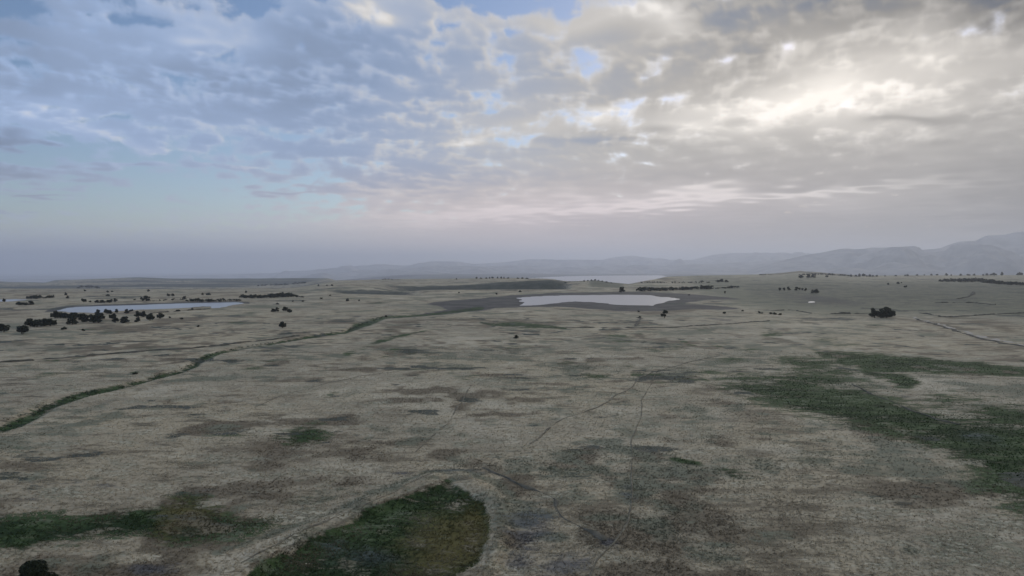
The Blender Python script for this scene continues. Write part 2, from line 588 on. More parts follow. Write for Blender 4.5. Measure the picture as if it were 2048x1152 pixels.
def on_ground(px, py, it=60):
    """the point of the land seen at a place in the photograph"""
    a, b = (px - 1024) / F_PX, (576 - py) / F_PX
    d = np.array([a, CP + b * SP, -SP + b * CP])
    ts = np.concatenate([np.arange(60, 400, 1.0), np.geomspace(400, 12000, 1800)])
    X, Y, Z = d[0] * ts, d[1] * ts, CAM_Z + d[2] * ts
    h = height(X, Y)
    k = np.nonzero(Z < h)[0]
    if len(k) == 0:
        j = int(np.argmin(np.where(ts < 4200, Z - h, 1e9)))
        return X[j], Y[j], h[j]
    j = max(k[0], 1)
    g0, g1 = Z[j - 1] - h[j - 1], Z[j] - h[j]
    f = g0 / (g0 - g1 + 1e-9)
    t = ts[j - 1] + f * (ts[j] - ts[j - 1])
    X, Y = d[0] * t, d[1] * t
    return X, Y, float(height(np.array([X]), np.array([Y]))[0])


# ------------------------------------------------------------------ cover of the land
def cover(x, y):
    """weights of green grass, brown grass, mud, grey-green herbs / blue scrub, dark scrub, pale straw, olive"""
    px, py = survey(x, y)
    r = np.hypot(x, y)
    front = (y > 40).astype(float)
    jit = 9 * vnoise(px / 46, py / 15, 41) + 4 * vnoise(px / 15, py / 6, 43)
    qx, qy = px + jit * np.clip((py - 560) / 250, 0.1, 1.3), py + 0.45 * np.clip((py - 560) / 250, 0.1, 1.3) * (6 * vnoise(px / 40, py / 14, 44) + 3 * vnoise(px / 13, py / 6, 45))
    Z = lambda: np.zeros(px.shape)
    green, brown, mud, herb, blue, scrub, pale, olive = (Z() for _ in range(8))
    mx = np.maximum

    def R(pts, soft): return region(qx, qy, pts, soft * 1.7)
    # --- gully and its green lines
    g = mx(streak(qx, py, GULLY, 2.5), streak(qx, py, GULLY_TOP, 2.5)) * np.clip(0.95 + 0.30 * vnoise(px / 26, py / 11, 46), 0.72, 1.1)
    green = mx(green, g * 0.95)
    green = mx(green, streak(qx, py, [(690, 707, 9), (715, 699, 9), (745, 687, 8), (780, 675, 8), (820, 668, 4), (850, 661, 1.5), (900, 653, 1)], 2) * (0.62 + 0.3 * vnoise(px / 22, py / 9, 47)))
    green = mx(green, streak(qx, py, [(965, 645, 3), (990, 649, 6), (1030, 649, 12), (1060, 651, 9), (1130, 656, 3)], 2) * 0.95)
    # --- foreground left meadow
    green = mx(green, 0.95 * R([(-40, 1040), (60, 1030), (150, 1032), (250, 1022), (330, 1014), (370, 985), (400, 992), (440, 1018), (480, 1038), (560, 1032), (575, 1040), (500, 1060), (480, 1078), (410, 1080), (340, 1088), (300, 1068), (200, 1070), (120, 1085), (50, 1100), (-40, 1105)], 22))
    olive = mx(olive, 0.8 * R([(330, 1000), (400, 995), (440, 1020), (380, 1060), (330, 1085), (300, 1050)], 20))
    # --- basin floor
    d = region(px + 0.45 * jit, py + 0.15 * jit, BASIN, 7) * (0.80 + 0.20 * sstep(px + 0.6 * (py - 1080), 480, 640))
    green = mx(green, d * (0.82 + 0.22 * vnoise(x / 6, y / 6, 48)))
    olive = mx(olive, d * (0.9 * oval(qx, qy, 890, 1085, 95, 62, 20) + 0.45 * oval(qx, qy, 960, 1040, 30, 60)))
    brown = mx(brown, d * mx(0.75 * oval(qx, qy, 600, 1095, 55, 22, 25), 0.5 * oval(qx, qy, 730, 1058, 50, 14, 15)))
    blue = mx(blue, d * mx(0.6 * oval(qx, qy, 735, 1110, 85, 26), 0.5 * oval(qx, qy, 660, 1080, 35, 14)))
    pale = mx(pale, d * 0.5 * oval(qx, qy, 865, 1082, 16, 6))
    # bank: straw crest, greenish foot
    bank = mx(R([(930, 965), (985, 990), (1010, 1020), (1005, 1080), (985, 1160), (950, 1160), (965, 1110), (978, 1060), (975, 1020), (950, 992)], 8),
              R([(460, 1140), (640, 1055), (760, 1000), (890, 950), (905, 958), (830, 982), (740, 1017), (640, 1067), (520, 1130)], 7)) * (1 - d)
    herb = mx(herb, bank * 0.5)
    pale = mx(pale, bank * 0.15)
    herb = mx(herb, 0.75 * streak(qx, qy, [(430, 1105, 10), (600, 1050, 14), (760, 985, 16), (850, 945, 14), (930, 938, 10), (990, 965, 14), (1030, 1000, 12)], 6))
    brown = mx(brown, 0.85 * streak(px, py, [(500, 1137, 5), (560, 1104, 5), (640, 1067, 4), (740, 1017, 4), (830, 982, 4), (895, 961, 3)], 2))
    # --- right-hand marsh
    green = mx(green, 1.15 * R([(1630, 704), (1700, 707), (1780, 711), (1850, 716), (1920, 724), (2010, 733), (2120, 744), (2120, 752), (2000, 749), (1900, 746), (1800, 743), (1740, 742), (1690, 730), (1655, 716)], 10))
    green = mx(green, 0.95 * R([(1715, 738), (1760, 742), (1810, 750), (1838, 768), (1820, 778), (1790, 776), (1770, 760), (1730, 750)], 8))
    green = mx(green, 1.1 * R([(1450, 766), (1490, 758), (1530, 764), (1600, 760), (1680, 775), (1725, 768), (1770, 790), (1850, 822), (1940, 842), (2120, 872), (2120, 1010), (2030, 975), (1960, 935), (1890, 905), (1810, 878), (1730, 852), (1640, 832), (1560, 810), (1490, 786), (1460, 774)], 26))
    green = mx(green, 0.75 * R([(1560, 712), (1650, 715), (1720, 740), (1700, 775), (1600, 770), (1520, 755), (1570, 740)], 26))
    green = mx(green, 0.7 * R([(1860, 780), (2000, 800), (2120, 815), (2120, 870), (1950, 845), (1850, 820)], 26))
    green = mx(green, 0.72 * R([(1890, 900), (2120, 980), (2120, 1110), (2020, 1040), (1930, 960)], 30))
    brown = mx(brown, 0.85 * R([(1680, 828), (1760, 845), (1860, 880), (1830, 890), (1740, 885), (1690, 862)], 14))
    brown = mx(brown, 0.55 * R([(1380, 780), (1480, 790), (1560, 830), (1620, 860), (1600, 880), (1480, 850), (1400, 810)], 20))
    blue = mx(blue, 0.45 * oval(qx, qy, 1950, 875, 60, 14, -12))
    # --- scattered patches (x, y, rx, ry, tilt, weight)
    for a in ((608, 870, 42, 17, 8, .85), (480, 868, 60, 10, 5, .4), (1470, 720, 24, 6, 0, .7), (1545, 668, 26, 5, 3, .7), (1190, 753, 34, 4, 0, .6), (940, 757, 20, 6, 10, .45),
              (1375, 922, 26, 6, -14, .8), (1470, 950, 38, 9, -10, .75), (1500, 700, 30, 5, 0, .5), (1240, 735, 30, 6, 0, .5), (1040, 690, 26, 4, 0, .4), (700, 640, 20, 4, 0, .4),
              (820, 740, 40, 5, 0, .35), (500, 738, 34, 5, 5, .4), (1650, 680, 26, 4, 0, .5), (1530, 655, 22, 3, 0, .4), (1690, 690, 34, 3, 0, .6), (270, 748, 12, 3, 0, .6),
              (90, 750, 40, 6, 5, .3), (30, 905, 30, 10, 0, .35), (660, 792, 30, 6, 20, .4), (1110, 668, 40, 4, 0, .35), (1330, 700, 30, 5, 0, .35), (1420, 745, 30, 5, 0, .45),
              (1760, 655, 30, 3, 0, .35), (1590, 740, 30, 8, 0, .5), (1870, 790, 26, 5, 0, .7), (1930, 812, 50, 5, -3, .7), (2000, 835, 40, 6, 0, .6)):
        green = mx(green, a[5] * oval(qx, qy, *a[:5]))
    for a in ((560, 892, 130, 22, 6, .75), (700, 962, 36, 10, 8, .9), (1550, 1060, 120, 90, 0, .6), (1480, 985, 60, 26, 0, .45), (170, 905, 110, 12, 4, .55), (760, 905, 70, 16, 0, .5),
              (1180, 735, 50, 8, 0, .55), (1090, 768, 40, 4, 0, .6), (1600, 935, 130, 34, 0, .4), (1900, 1080, 80, 40, 0, .4), (330, 1010, 70, 14, 0, .4), (40, 780, 60, 10, 0, .4),
              (1470, 870, 90, 16, 0, .45), (1950, 690, 90, 12, -10, .55), (1890, 655, 60, 7, -10, .5), (2000, 655, 60, 7, -14, .7), (120, 655, 60, 4, 0, .55), (1640, 1130, 60, 18, 0, .5),
              (890, 1000, 20, 10, 0, .3), (260, 930, 60, 8, 0, .35), (820, 830, 60, 14, 10, .35), (1310, 800, 60, 12, 0, .35), (640, 715, 50, 7, 0, .3)):
        brown = mx(brown, a[5] * oval(qx, qy, *a[:5]))
    for a in ((1120, 942, 64, 8, -9, .9), (1207, 1033, 46, 8, 0, .95), (1100, 822, 46, 6, -6, .7), (1010, 935, 36, 8, -8, .6), (860, 832, 22, 6, 0, .4), (1860, 668, 22, 4, 0, .9),
              (1045, 640, 50, 6, 0, .2), (1350, 695, 26, 6, 0, .6), (440, 858, 40, 7, 3, .6), (640, 800, 26, 6, 10, .4), (985, 1000, 30, 30, 0, .6), (1200, 828, 30, 5, 0, .4), (1170, 905, 16, 3, 0, .6),
              (700, 792, 40, 6, 20, .4), (250, 840, 40, 8, 0, .3), (1240, 808, 30, 5, 20, .4), (170, 840, 60, 14, 20, .3), (1700, 640, 90, 5, 0, .4), (640, 633, 26, 4, 0, .55)):
        herb = mx(herb, a[5] * oval(qx, qy, *a[:5]))
    for a in ((305, 1136, 50, 9, 3, .9), (1060, 1055, 46, 42, 0, .75), (1120, 1130, 60, 18, 15, .85), (1215, 1085, 22, 9, 0, .95), (1045, 1120, 30, 22, 0, .8), (800, 948, 26, 6, 0, .5), (1180, 1118, 22, 12, 40, .7), (920, 940, 60, 8, 0, .45),
              (380, 985, 60, 10, 0, .35), (130, 985, 120, 14, 5, .4), (1255, 985, 18, 18, 0, .4), (1440, 640, 60, 5, 0, .4)):
        blue = mx(blue, a[5] * oval(qx, qy, *a[:5]))
    for a in ((1230, 900, 240, 60, 0, .55), (1620, 650, 150, 14, 0, .5), (820, 780, 230, 40, 8, .5), (950, 850, 160, 40, 0, .55), (530, 965, 150, 24, 12, .6), (1440, 830, 70, 16, 0, .6), (1870, 765, 120, 9, -3, .9), (1700, 757, 60, 7, 0, .8),
              (1640, 845, 26, 16, -30, .8), (360, 780, 180, 22, 8, .35), (1250, 640, 120, 10, 0, .4), (1990, 1000, 60, 24, -20, .3), (1580, 685, 40, 8, 0, .6), (1920, 636, 140, 4, 0, .2), (100, 640, 100, 12, 0, .3)):
        pale = mx(pale, a[5] * oval(qx, qy, *a[:5]))
    # --- natural unevenness of the sward, from a few metres to a few hundred
    near_w = 1 - sstep(r, 450, 800)
    v9, v9b = fbm(x / 9.0, y / 9.0, 101, 3) * near_w, fbm(x / 7.0 + 40, y / 7.0, 105, 3) * near_w
    v30, v30b = fbm(x / 30.0, y / 30.0, 109, 3), fbm(x / 34.0 - 70, y / 34.0, 113, 3)
    v140 = fbm(x / 150.0, y / 150.0, 117, 3) * (1 - 0.4 * near_w)
    brown = mx(brown, 0.85 * sstep(0.6 * v30 + 0.5 * v9 + 0.4 * v140, -0.10, 0.65))
    herb = mx(herb, 0.78 * sstep(0.6 * v30b + 0.5 * v9b - 0.4 * v140, -0.06, 0.70))
    green = mx(green, 0.50 * sstep(0.6 * v30 - 0.6 * v9b + 0.3 * v30b, 0.50, 1.0) * sstep(r, 190, 300))
    pale = mx(pale, 0.75 * sstep(-0.6 * v30b - 0.5 * v9 - 0.3 * v140, 0.15, 0.9))
    marsh = 0.98 + 0.40 * fbm(x / 30.0 + y / 60.0, y / 14.0, 131, 4)
    green = np.where((px > 1300) & (py > 690) & (py < 1060), green * np.clip(marsh, 0.78, 1.4), green)
    dash = sstep(fbm(x / 15.0, y / 9.0, 121, 3), 0.46, 0.80) * sstep(v30 + 0.6 * v140, -0.35, 0.25) * (1 - sstep(r, 600, 800)) * sstep(r, 100, 240)
    dash = mx(dash, sstep(fbm(x / 70.0, y / 42.0, 125, 3), 0.50, 0.80) * sstep(r, 550, 750) * 0.8)
    scrub = mx(scrub, 0.80 * dash)
    # --- dried mud round the middle pond and the other waters
    mud = mx(mud, region(px + 0.8 * jit, py + 0.08 * jit, [(800, 632), (860, 624), (900, 620), (880, 612), (850, 608), (905, 601), (960, 598), (1030, 590), (1090, 587), (1150, 584.5), (1240, 583), (1300, 584), (1360, 587), (1400, 590), (1450, 594), (1490, 598.5), (1420, 600), (1372, 606), (1370, 609), (1410, 609.5), (1450, 613), (1480, 616.5),
                                              (1440, 620), (1390, 618), (1350, 621), (1300, 622.6), (1240, 622.8), (1200, 619), (1150, 615.5), (1110, 613), (1050, 615), (1000, 617), (950, 623), (900, 628), (850, 631)], 5))
    mud = mx(mud, 0.8 * region(px, py, [(85, 625), (100, 617), (125, 612), (200, 609), (330, 605), (470, 602), (500, 604), (500, 608), (470, 606), (330, 610), (200, 614), (130, 618), (110, 624)], 3))
    mud = mx(mud, 0.75 * oval(qx, py, 1650, 600, 90, 10, -6))
    # --- grey-green tone of the far right of the plain
    herb = mx(herb, 0.95 * region(px, py, [(1380, 552), (1500, 556), (2120, 556), (2120, 640), (1900, 632), (1700, 630), (1560, 628), (1460, 604), (1380, 582)], 30))
    scrub = mx(scrub, 0.42 * region(px, py, [(1480, 566), (2120, 562), (2120, 628), (1900, 620), (1700, 616), (1560, 612), (1500, 596)], 26))
    # --- scrub on the gorge walls and the distant left
    wc = sstep(px, 720, 860) * (1 - sstep(px, 1115, 1150))
    scrub = mx(scrub, wc * sstep(y, 1560, 1600) * (1 - sstep(y, 1815, 1850)))
    scrub = mx(scrub, 0.9 * sstep(px, 640, 690) * (1 - sstep(px, 790, 860)) * np.exp(-((y - 1390 + (px - 760) * 0.5) / 55) ** 2))
    leftfar = (1 - sstep(px, 600, 700)) * sstep(y, 2350, 2600)
    scrub = mx(scrub, leftfar * np.clip(0.95 + 0.9 * fbm(x / 700, y / 420, 51, 4), 0.25, 1.2))
    hillside = sstep(px, 1585, 1610) * (1 - sstep(px, 1700, 1730)) * sstep(y, 2900, 3050) * (1 - low_w(px, y))
    scrub = mx(scrub, 0.75 * hillside * np.clip(0.6 + fbm(x / 60, y / 60, 55, 3), 0, 1))
    brown = mx(brown, 0.8 * sstep(px, 1500, 1560) * (1 - sstep(px, 1600, 1640)) * sstep(y, 2900, 3100))
    knob = sstep(px, 1165, 1190) * (1 - sstep(px, 1235, 1262)) * sstep(y, 1450, 1560)
    herb = mx(herb, knob)
    scrub = mx(scrub, 0.35 * knob)
    low = sstep(height_rim(px, y), 200, 1200)
    scrub = mx(scrub, low)
    w = np.stack([green, brown, mud, herb], -1) * front[..., None]
    w2 = np.stack([blue, scrub, pale, olive], -1) * front[..., None]
    return np.clip(w, 0, 1), np.clip(w2, 0, 1)


def low_w(px, y):
    return sstep(height_rim(px, y), 200, 1200)


def height_rim(px, y):
    return y - np.interp(px, RIM[:, 0], RIM[:, 2])


# ------------------------------------------------------------------ materials
def new_mat(name):
    m = bpy.data.materials.new(name)
    m.use_nodes = True
    E.tree = m.node_tree
    m.node_tree.nodes.clear()
    out = m.node_tree.nodes.new('ShaderNodeOutputMaterial')
    b = m.node_tree.nodes.new('ShaderNodeBsdfPrincipled')
    m.node_tree.links.new(b.outputs[0], out.inputs['Surface'])
    b.inputs['Roughness'].default_value = 0.95
    b.inputs['Specular IOR Level'].default_value = 0.1
    return m, b, out


def attr(name):
    n = E.tree.nodes.new('ShaderNodeAttribute')
    n.attribute_name = name
    return n


def geo_pos():
    n = E.tree.nodes.new('ShaderNodeNewGeometry')
    return E(n.outputs['Position'])


def bump(b, h, strength, dist):
    n = E.tree.nodes.new('ShaderNodeBump')
    n.inputs['Strength'].default_value = strength
    n.inputs['Distance'].default_value = dist
    E.tree.links.new(h.s, n.inputs['Height'])
    E.tree.links.new(n.outputs[0], b.inputs['Normal'])


def ground_material():
    m, b, out = new_mat("ground_cover")
    P = geo_pos()
    A, B2 = attr("cover_a"), attr("cover_b")
    green, brown, mud = sep(E(A.outputs['Color']))
    herb = E(A.outputs['Alpha'])
    blue, scrub, pale = sep(E(B2.outputs['Color']))
    olive = E(B2.outputs['Alpha'])
    n200, _ = noise(P, 1 / 190.0, 3.0, 0.55)
    n40, _ = noise(P, 1 / 34.0, 5.0, 0.60)
    gx, gy, gz = sep(P)
    PS = comb(gx * 0.42 + gy * 0.10, gy, gz)          # sward combed sideways by the wind
    n9, _ = noise(PS, 1 / 7.0, 5.0, 0.66)
    n2, _ = noise(PS, 1 / 1.7, 4.0, 0.68)
    n05, _ = noise(PS, 1 / 0.42, 2.0, 0.6)
    def C(v, k, o=0.0): return (v - 0.5) * k + o
    mixn = C(n40, 1.0) + C(n9, 2.2) + C(n2, 1.5)

    def W(w, lo=0.16, hi=0.90, k=1.0): return smooth(w + mixn * k * smooth(w, 0.0, 0.30), lo, hi)
    # dry straw, from greyish to warm, with thinner, darker turf showing between
    straw = mixc(smooth(C(n200, 3.0, 0.5) + C(n40, 2.0), 0.1, 0.9), STRAW_A, STRAW_B)
    straw = mixc(smooth(C(n40, 2.0, 0.5) + C(n9, 4.2) + C(n2, 2.2), 0.48, 1.08) * 0.92, straw, STRAW_DARK)
    straw = mixc(smooth(C(n9, -3.0, 0.5) + C(n2, 2.2) + C(n40, -2.2), 0.56, 1.15) * 0.85, straw, STRAW_HERB)
    straw = mixc(smooth(C(n9, -2.2, 0.5) + C(n2, 2.6) + C(n05, 1.6), 0.52, 1.15) * 0.75, straw, STRAW_TIP)
    straw = mixc(smooth(C(n2, 3.0, 0.5) + C(n05, 1.6) + C(n9, 1.6), 0.30, -0.25) * 0.6, straw, (0.10, 0.092, 0.07))
    col = mixc(W(pale, 0.2, 0.95) * 0.6, straw, STRAW_TIP)
    col = mixc(W(brown) * 0.9, col, mixc(smooth(C(n9, 3.0, 0.5) + C(n2, 2.2), 0.2, 0.9), BROWN_A, BROWN_B))
    col = mixc(W(herb) * 0.8, col, mixc(smooth(C(n9, 3.0, 0.5) + C(n2, 2.0), 0.15, 0.9), HERB_A, HERB_B))
    col = mixc(W(mud, 0.30, 0.68, 0.5), col, mixc(smooth(C(n40, 3.0, 0.5) + C(n9, 2.0), 0.2, 0.9), MUD_A, MUD_B))
    gcol = mixc(smooth(C(n9, 3.0, 0.5) + C(n2, 2.0) + C(n40, 2.0), 0.15, 0.95), GREEN_A, GREEN_B)
    gcol = mixc(W(olive) * 0.85, gcol, OLIVE)
    gcol = mixc(smooth(C(n2, 2.4, 0.5) + C(n9, 2.6) + C(n40, 2.0), 0.72, 1.3) * 0.6, gcol, HERB_B)
    gw = W(green, 0.20, 0.70, 1.0)
    gw = gw * (1.0 - W(brown * smooth(green, 0.85, 1.0)) * 0.8)
    col = mixc(gw, col, gcol)
    col = mixc(W(blue) * 0.6, col, BLUE_SCRUB)
    col = mixc(W(scrub, 0.2, 0.7), col, mixc(smooth(C(n40, 2.0, 0.5) + C(n9, 1.0), 0.2, 0.9), SCRUB_A, SCRUB_B))
    E.tree.links.new(col.s, b.inputs['Base Color'])
    bump(b, n2 * 0.35 + n05 * 0.12 + n9 * 0.5, 0.55, 1.0)
    return m


STRAW_A, STRAW_B = (0.375, 0.322, 0.228), (0.46, 0.386, 0.256)
STRAW_DARK, STRAW_HERB, STRAW_TIP = (0.140, 0.122, 0.082), (0.155, 0.168, 0.112), (0.60, 0.54, 0.40)
BROWN_A, BROWN_B = (0.108, 0.088, 0.058), (0.21, 0.172, 0.115)
HERB_A, HERB_B = (0.108, 0.118, 0.078), (0.198, 0.208, 0.146)
MUD_A, MUD_B = (0.080, 0.077, 0.070), (0.125, 0.118, 0.105)
GREEN_A, GREEN_B = (0.018, 0.036, 0.012), (0.056, 0.090, 0.032)
OLIVE = (0.125, 0.105, 0.036)
BLUE_SCRUB = (0.085, 0.095, 0.115)
SCRUB_A, SCRUB_B = (0.05, 0.06, 0.045), (0.10, 0.105, 0.085)


def water_material(name, rough):
    m, b, out = new_mat(name)
    P = geo_pos()
    b.inputs['Base Color'].default_value = (0.32, 0.312, 0.315, 1)
    b.inputs['Roughness'].default_value = rough
    b.inputs['Specular IOR Level'].default_value = 0.5
    b.inputs['IOR'].default_value = 1.33
    n, _ = noise(P, 1 / 1.6, 3.0, 0.6)
    n2_, _ = noise(P, 1 / 30.0, 3.0, 0.6)
    bump(b, n * 0.10 + n2_ * 0.3, 0.6, 1.0)
    return m


def leaf_material(name, a, c):
    m, b, out = new_mat(name)
    P = geo_pos()
    n, _ = noise(P, 1.1, 3.0, 0.6)
    oi = E.tree.nodes.new('ShaderNodeObjectInfo')
    col = mixc((smooth(n, 0.3, 0.7) * 0.7 + E(oi.outputs['Random']) * 0.3), a, c)
    E.tree.links.new(col.s, b.inputs['Base Color'])
    b.inputs['Roughness'].default_value = 0.7
    return m


def plain_noise_material(name, a, c, scale, rough=0.95):
    m, b, out = new_mat(name)
    P = geo_pos()
    n, _ = noise(P, scale, 5.0, 0.62)
    col = mixc(smooth(n, 0.32, 0.68), a, c)
    E.tree.links.new(col.s, b.inputs['Base Color'])
    b.inputs['Roughness'].default_value = rough
    bump(b, n, 0.5, 0.4 / scale * 0.3)
    return m


def grass_material(name):
    m, b, out = new_mat(name)
    a = attr("tint")
    E.tree.links.new(a.outputs['Color'], b.inputs['Base Color'])
    tr = m.node_tree.nodes.new('ShaderNodeBsdfTranslucent')
    E.tree.links.new(a.outputs['Color'], tr.inputs['Color'])
    mx_ = m.node_tree.nodes.new('ShaderNodeMixShader')
    mx_.inputs[0].default_value = 0.45
    E.tree.links.new(b.outputs[0], mx_.inputs[1])
    E.tree.links.new(tr.outputs[0], mx_.inputs[2])
    E.tree.links.new(mx_.outputs[0], out.inputs['Surface'])
    return m


# ------------------------------------------------------------------ mesh helpers
def mesh_obj(name, v, f, mat, parent=None, smooth_shade=False):
    me = bpy.data.meshes.new(name)
    v = np.asarray(v, np.float32)
    f = np.asarray(f, np.int32)
    me.vertices.add(len(v))
    me.vertices.foreach_set('co', v.ravel())
    k = f.shape[1]
    me.loops.add(f.size)
    me.loops.foreach_set('vertex_index', f.ravel())
    me.polygons.add(len(f))
    me.polygons.foreach_set('loop_start', np.arange(0, f.size, k, dtype=np.int32))
    me.polygons.foreach_set('loop_total', np.full(len(f), k, np.int32))
    me.polygons.foreach_set('use_smooth', np.full(len(f), smooth_shade, bool))
    me.materials.append(mat)
    me.update(calc_edges=True)
    o = bpy.data.objects.new(name, me)
    COL.objects.link(o)
    if parent:
        o.parent = parent
    return o


def tag(o, label, cat, group=None):
    o['label'] = label
    o['category'] = cat
    if group:
        o['group'] = group
    return o


def kind(o, k, label=None):
    o['kind'] = k
    if label:
        o['label'] = label
    return o


def grid_faces(nr, nc):
    i = np.arange(nr - 1)[:, None] * nc + np.arange(nc - 1)[None, :]
    return np.stack([i, i + 1, i + nc + 1, i + nc], -1).reshape(-1, 4)


# ------------------------------------------------------------------ ground
def build_ground():
    rr = [24.0]
    while rr[-1] < 60000:
        r = rr[-1]
        rr.append(r + min(max(r * r / 52000.0, 0.011 * min(r, 90) * 0.55), max(22.0, r * 0.022)))
    rr = np.array(rr)
    fine = np.radians(np.linspace(-47, 47, 900))
    coarse = np.radians(np.linspace(47, 313, 78))[1:-1]
    th = np.concatenate([fine, coarse, [fine[0] + 2 * math.pi]])
    R, T = np.meshgrid(rr, th, indexing='ij')
    X, Y = R * np.sin(T), R * np.cos(T)
    Zt = height(X.ravel(), Y.ravel()).reshape(X.shape)
    nr, nc = X.shape
    v = np.stack([X, Y, Zt], -1).reshape(-1, 3)
    f = grid_faces(nr, nc)
    # cap under the camera
    ci = len(v)
    v = np.concatenate([v, [[0, 0, 0]]])
    o = mesh_obj('ground', v, f[:, ::-1], M['ground'], smooth_shade=True)
    a, b2 = cover(v[:, 0], v[:, 1])
    for nm, arr in (("cover_a", a), ("cover_b", b2)):
        at = o.data.color_attributes.new(nm, 'FLOAT_COLOR', 'POINT')
        at.data.foreach_set('color', arr.astype(np.float32).ravel())
    kind(o, 'structure', 'wide plain of dry straw-coloured grass with green and brown patches')
    return o


def sheet(name, outline, z, mat, label):
    """flat water sheet from an outline in world x, y"""
    import bmesh
    bm = bmesh.new()
    vs = [bm.verts.new((p[0], p[1], z)) for p in outline]
    fc = bm.faces.new(vs)
    if fc.normal.z < 0:
        fc.normal_flip()
    bmesh.ops.triangulate(bm, faces=[fc])
    me = bpy.data.meshes.new(name)
    bm.normal_update()
    for f in bm.faces:
        if f.normal.z < 0:
            f.normal_flip()
    bm.to_mesh(me)
    bm.free()
    me.materials.append(mat)
    o = bpy.data.objects.new(name, me)
    COL.objects.link(o)
    return kind(o, 'structure', label)


def dense_outline(pts, n=4, amp=0.25, seed=1):
    rng = np.random.default_rng(seed)
    out = []
    for i in range(len(pts)):
        a, b = pts[i], pts[(i + 1) % len(pts)]
        for k in range(n):
            t = k / n
            j = rng.normal(0, 1, 2) * (amp if k else 0.3 * amp)
            out.append((a[0] + (b[0] - a[0]) * t + j[0] * 4, a[1] + (b[1] - a[1]) * t + j[1]))
    return out


def flat_point(px, py, z):
    a, b = (px - 1024) / F_PX, (576 - py) / F_PX
    dz_ = -SP + b * CP
    t = (z - CAM_Z) / dz_
    return a * t, (CP + b * SP) * t


def build_water():
    for nm, p, lab in (('pond', POND_MID, 'pale shallow pond ringed by dark mud in the middle of the plain'),
                       ('pond', POND_LEFT, 'long pale blue pond behind the scattered trees on the left'),
                       ('pond', POND_FAR, 'far pond cut by the left edge of the picture'),
                       ('pond', POND_SMALL, 'tiny bright pool on the dark green flat at the right')):
        o = [flat_point(a, b, -0.12) for a, b in dense_outline(p, 3 if p is not POND_SMALL else 2, 0.22 if p is not POND_SMALL else 0.1)]
        sheet(nm, o, -0.12, M['pool' if p is POND_SMALL else 'water'], lab)
    zl = -165.0
    o = [flat_point(*q, zl) for q in ((1030, 557.5), (1060, 556.3), (1100, 553.8), (1140, 552.4), (1180, 551.6), (1240, 551), (1290, 550.8), (1315, 550.6), (1328, 551.6), (1334, 554))]
    o += [(1180, 5200), (-500, 5200), (-400, 7800)]
    sheet('lake', o, zl, M['water'], 'distant lake gleaming through the gap in the plain')


HILLS = [
    # name, distance, (photo px, photo height) of the skyline, depth towards us, label
    ('hills', 30000, [(-900, 552), (300, 552), (560, 546), (640, 538), (700, 534), (770, 528), (805, 531), (845, 530), (872, 523.5), (915, 522.5), (945, 528), (1000, 525), (1060, 518.5), (1120, 519.5), (1200, 520.5), (1216, 517), (1240, 513), (1264, 511),
                      (1300, 515.5), (1330, 519.5), (1385, 520), (1425, 509.5), (1460, 506), (1540, 506), (1640, 508), (1700, 512), (1800, 514), (2200, 515), (2900, 515)], 7000, 'faint far ridge across the lake almost lost in haze'),
    ('hills', 22000, [(-900, 560), (560, 556), (640, 548), (720, 541), (790, 538), (875, 531), (960, 533), (1040, 531), (1150, 534), (1240, 530), (1330, 531), (1440, 527), (1540, 520), (1620, 515), (1700, 512), (1790, 508), (1900, 500), (2048, 490), (2200, 480), (2900, 490)], 5500, 'low hazy hills along the far shore of the lake'),
    ('hills', 17500, [(1440, 562), (1500, 540), (1560, 522), (1610, 510), (1640, 505.5), (1662, 500.5), (1680, 497.5), (1697, 497), (1716, 499.5), (1728, 497), (1740, 495), (1770, 495.5), (1795, 494.5), (1815, 498), (1835, 500), (1868, 497.5), (1892, 494), (1905, 486.5), (1918, 483), (1950, 481.5), (1962, 476), (1972, 470.5), (1990, 470.5), (2010, 469), (2026, 465), (2048, 462.5), (2100, 458), (2180, 452), (2300, 455), (2500, 470), (2900, 490)], 6000, 'blue-grey mountain rising towards the right edge'),
]


def build_hills():
    for nm, D, prof, depth, lab in HILLS:
        prof = np.array(prof)
        px = np.linspace(prof[0, 0], prof[-1, 0], 620)
        top = CAM_Z + (530 - np.interp(px, prof[:, 0], prof[:, 1])) / F_PX * D
        top = top + 0.00035 * D * 1.0 * fbm(px / 26, px * 0 + D / 7000, 61, 4)
        u = (px - 1024) / F_PX
        rows = []
        ts = np.concatenate([np.linspace(0, 1, 26), np.linspace(1.12, 2, 6)])
        for t in ts:
            yy = D - depth * (1 - t) if t <= 1 else D + depth * 0.6 * (t - 1)
            xx = u * D * (1 + 0.0 * t)
            if t <= 1:
                sp = fbm(xx / 900, yy / 1300 + 3, 71, 5)
                k = np.clip(t ** 1.15 + 0.62 * sp * np.sin(math.pi * t) ** 0.8, 0, 0.98 if t < 1 else 1)
            else:
                k = (2 - t) + 0 * u
            rows.append(np.stack([xx, yy + 0 * xx, low_z(px) - 3 + (top - low_z(px) + 3) * k], -1))
        v = np.array(rows).reshape(-1, 3)
        o = mesh_obj(nm, v, grid_faces(len(ts), len(px)), M['hill'], smooth_shade=True)
        kind(o, 'structure', lab)


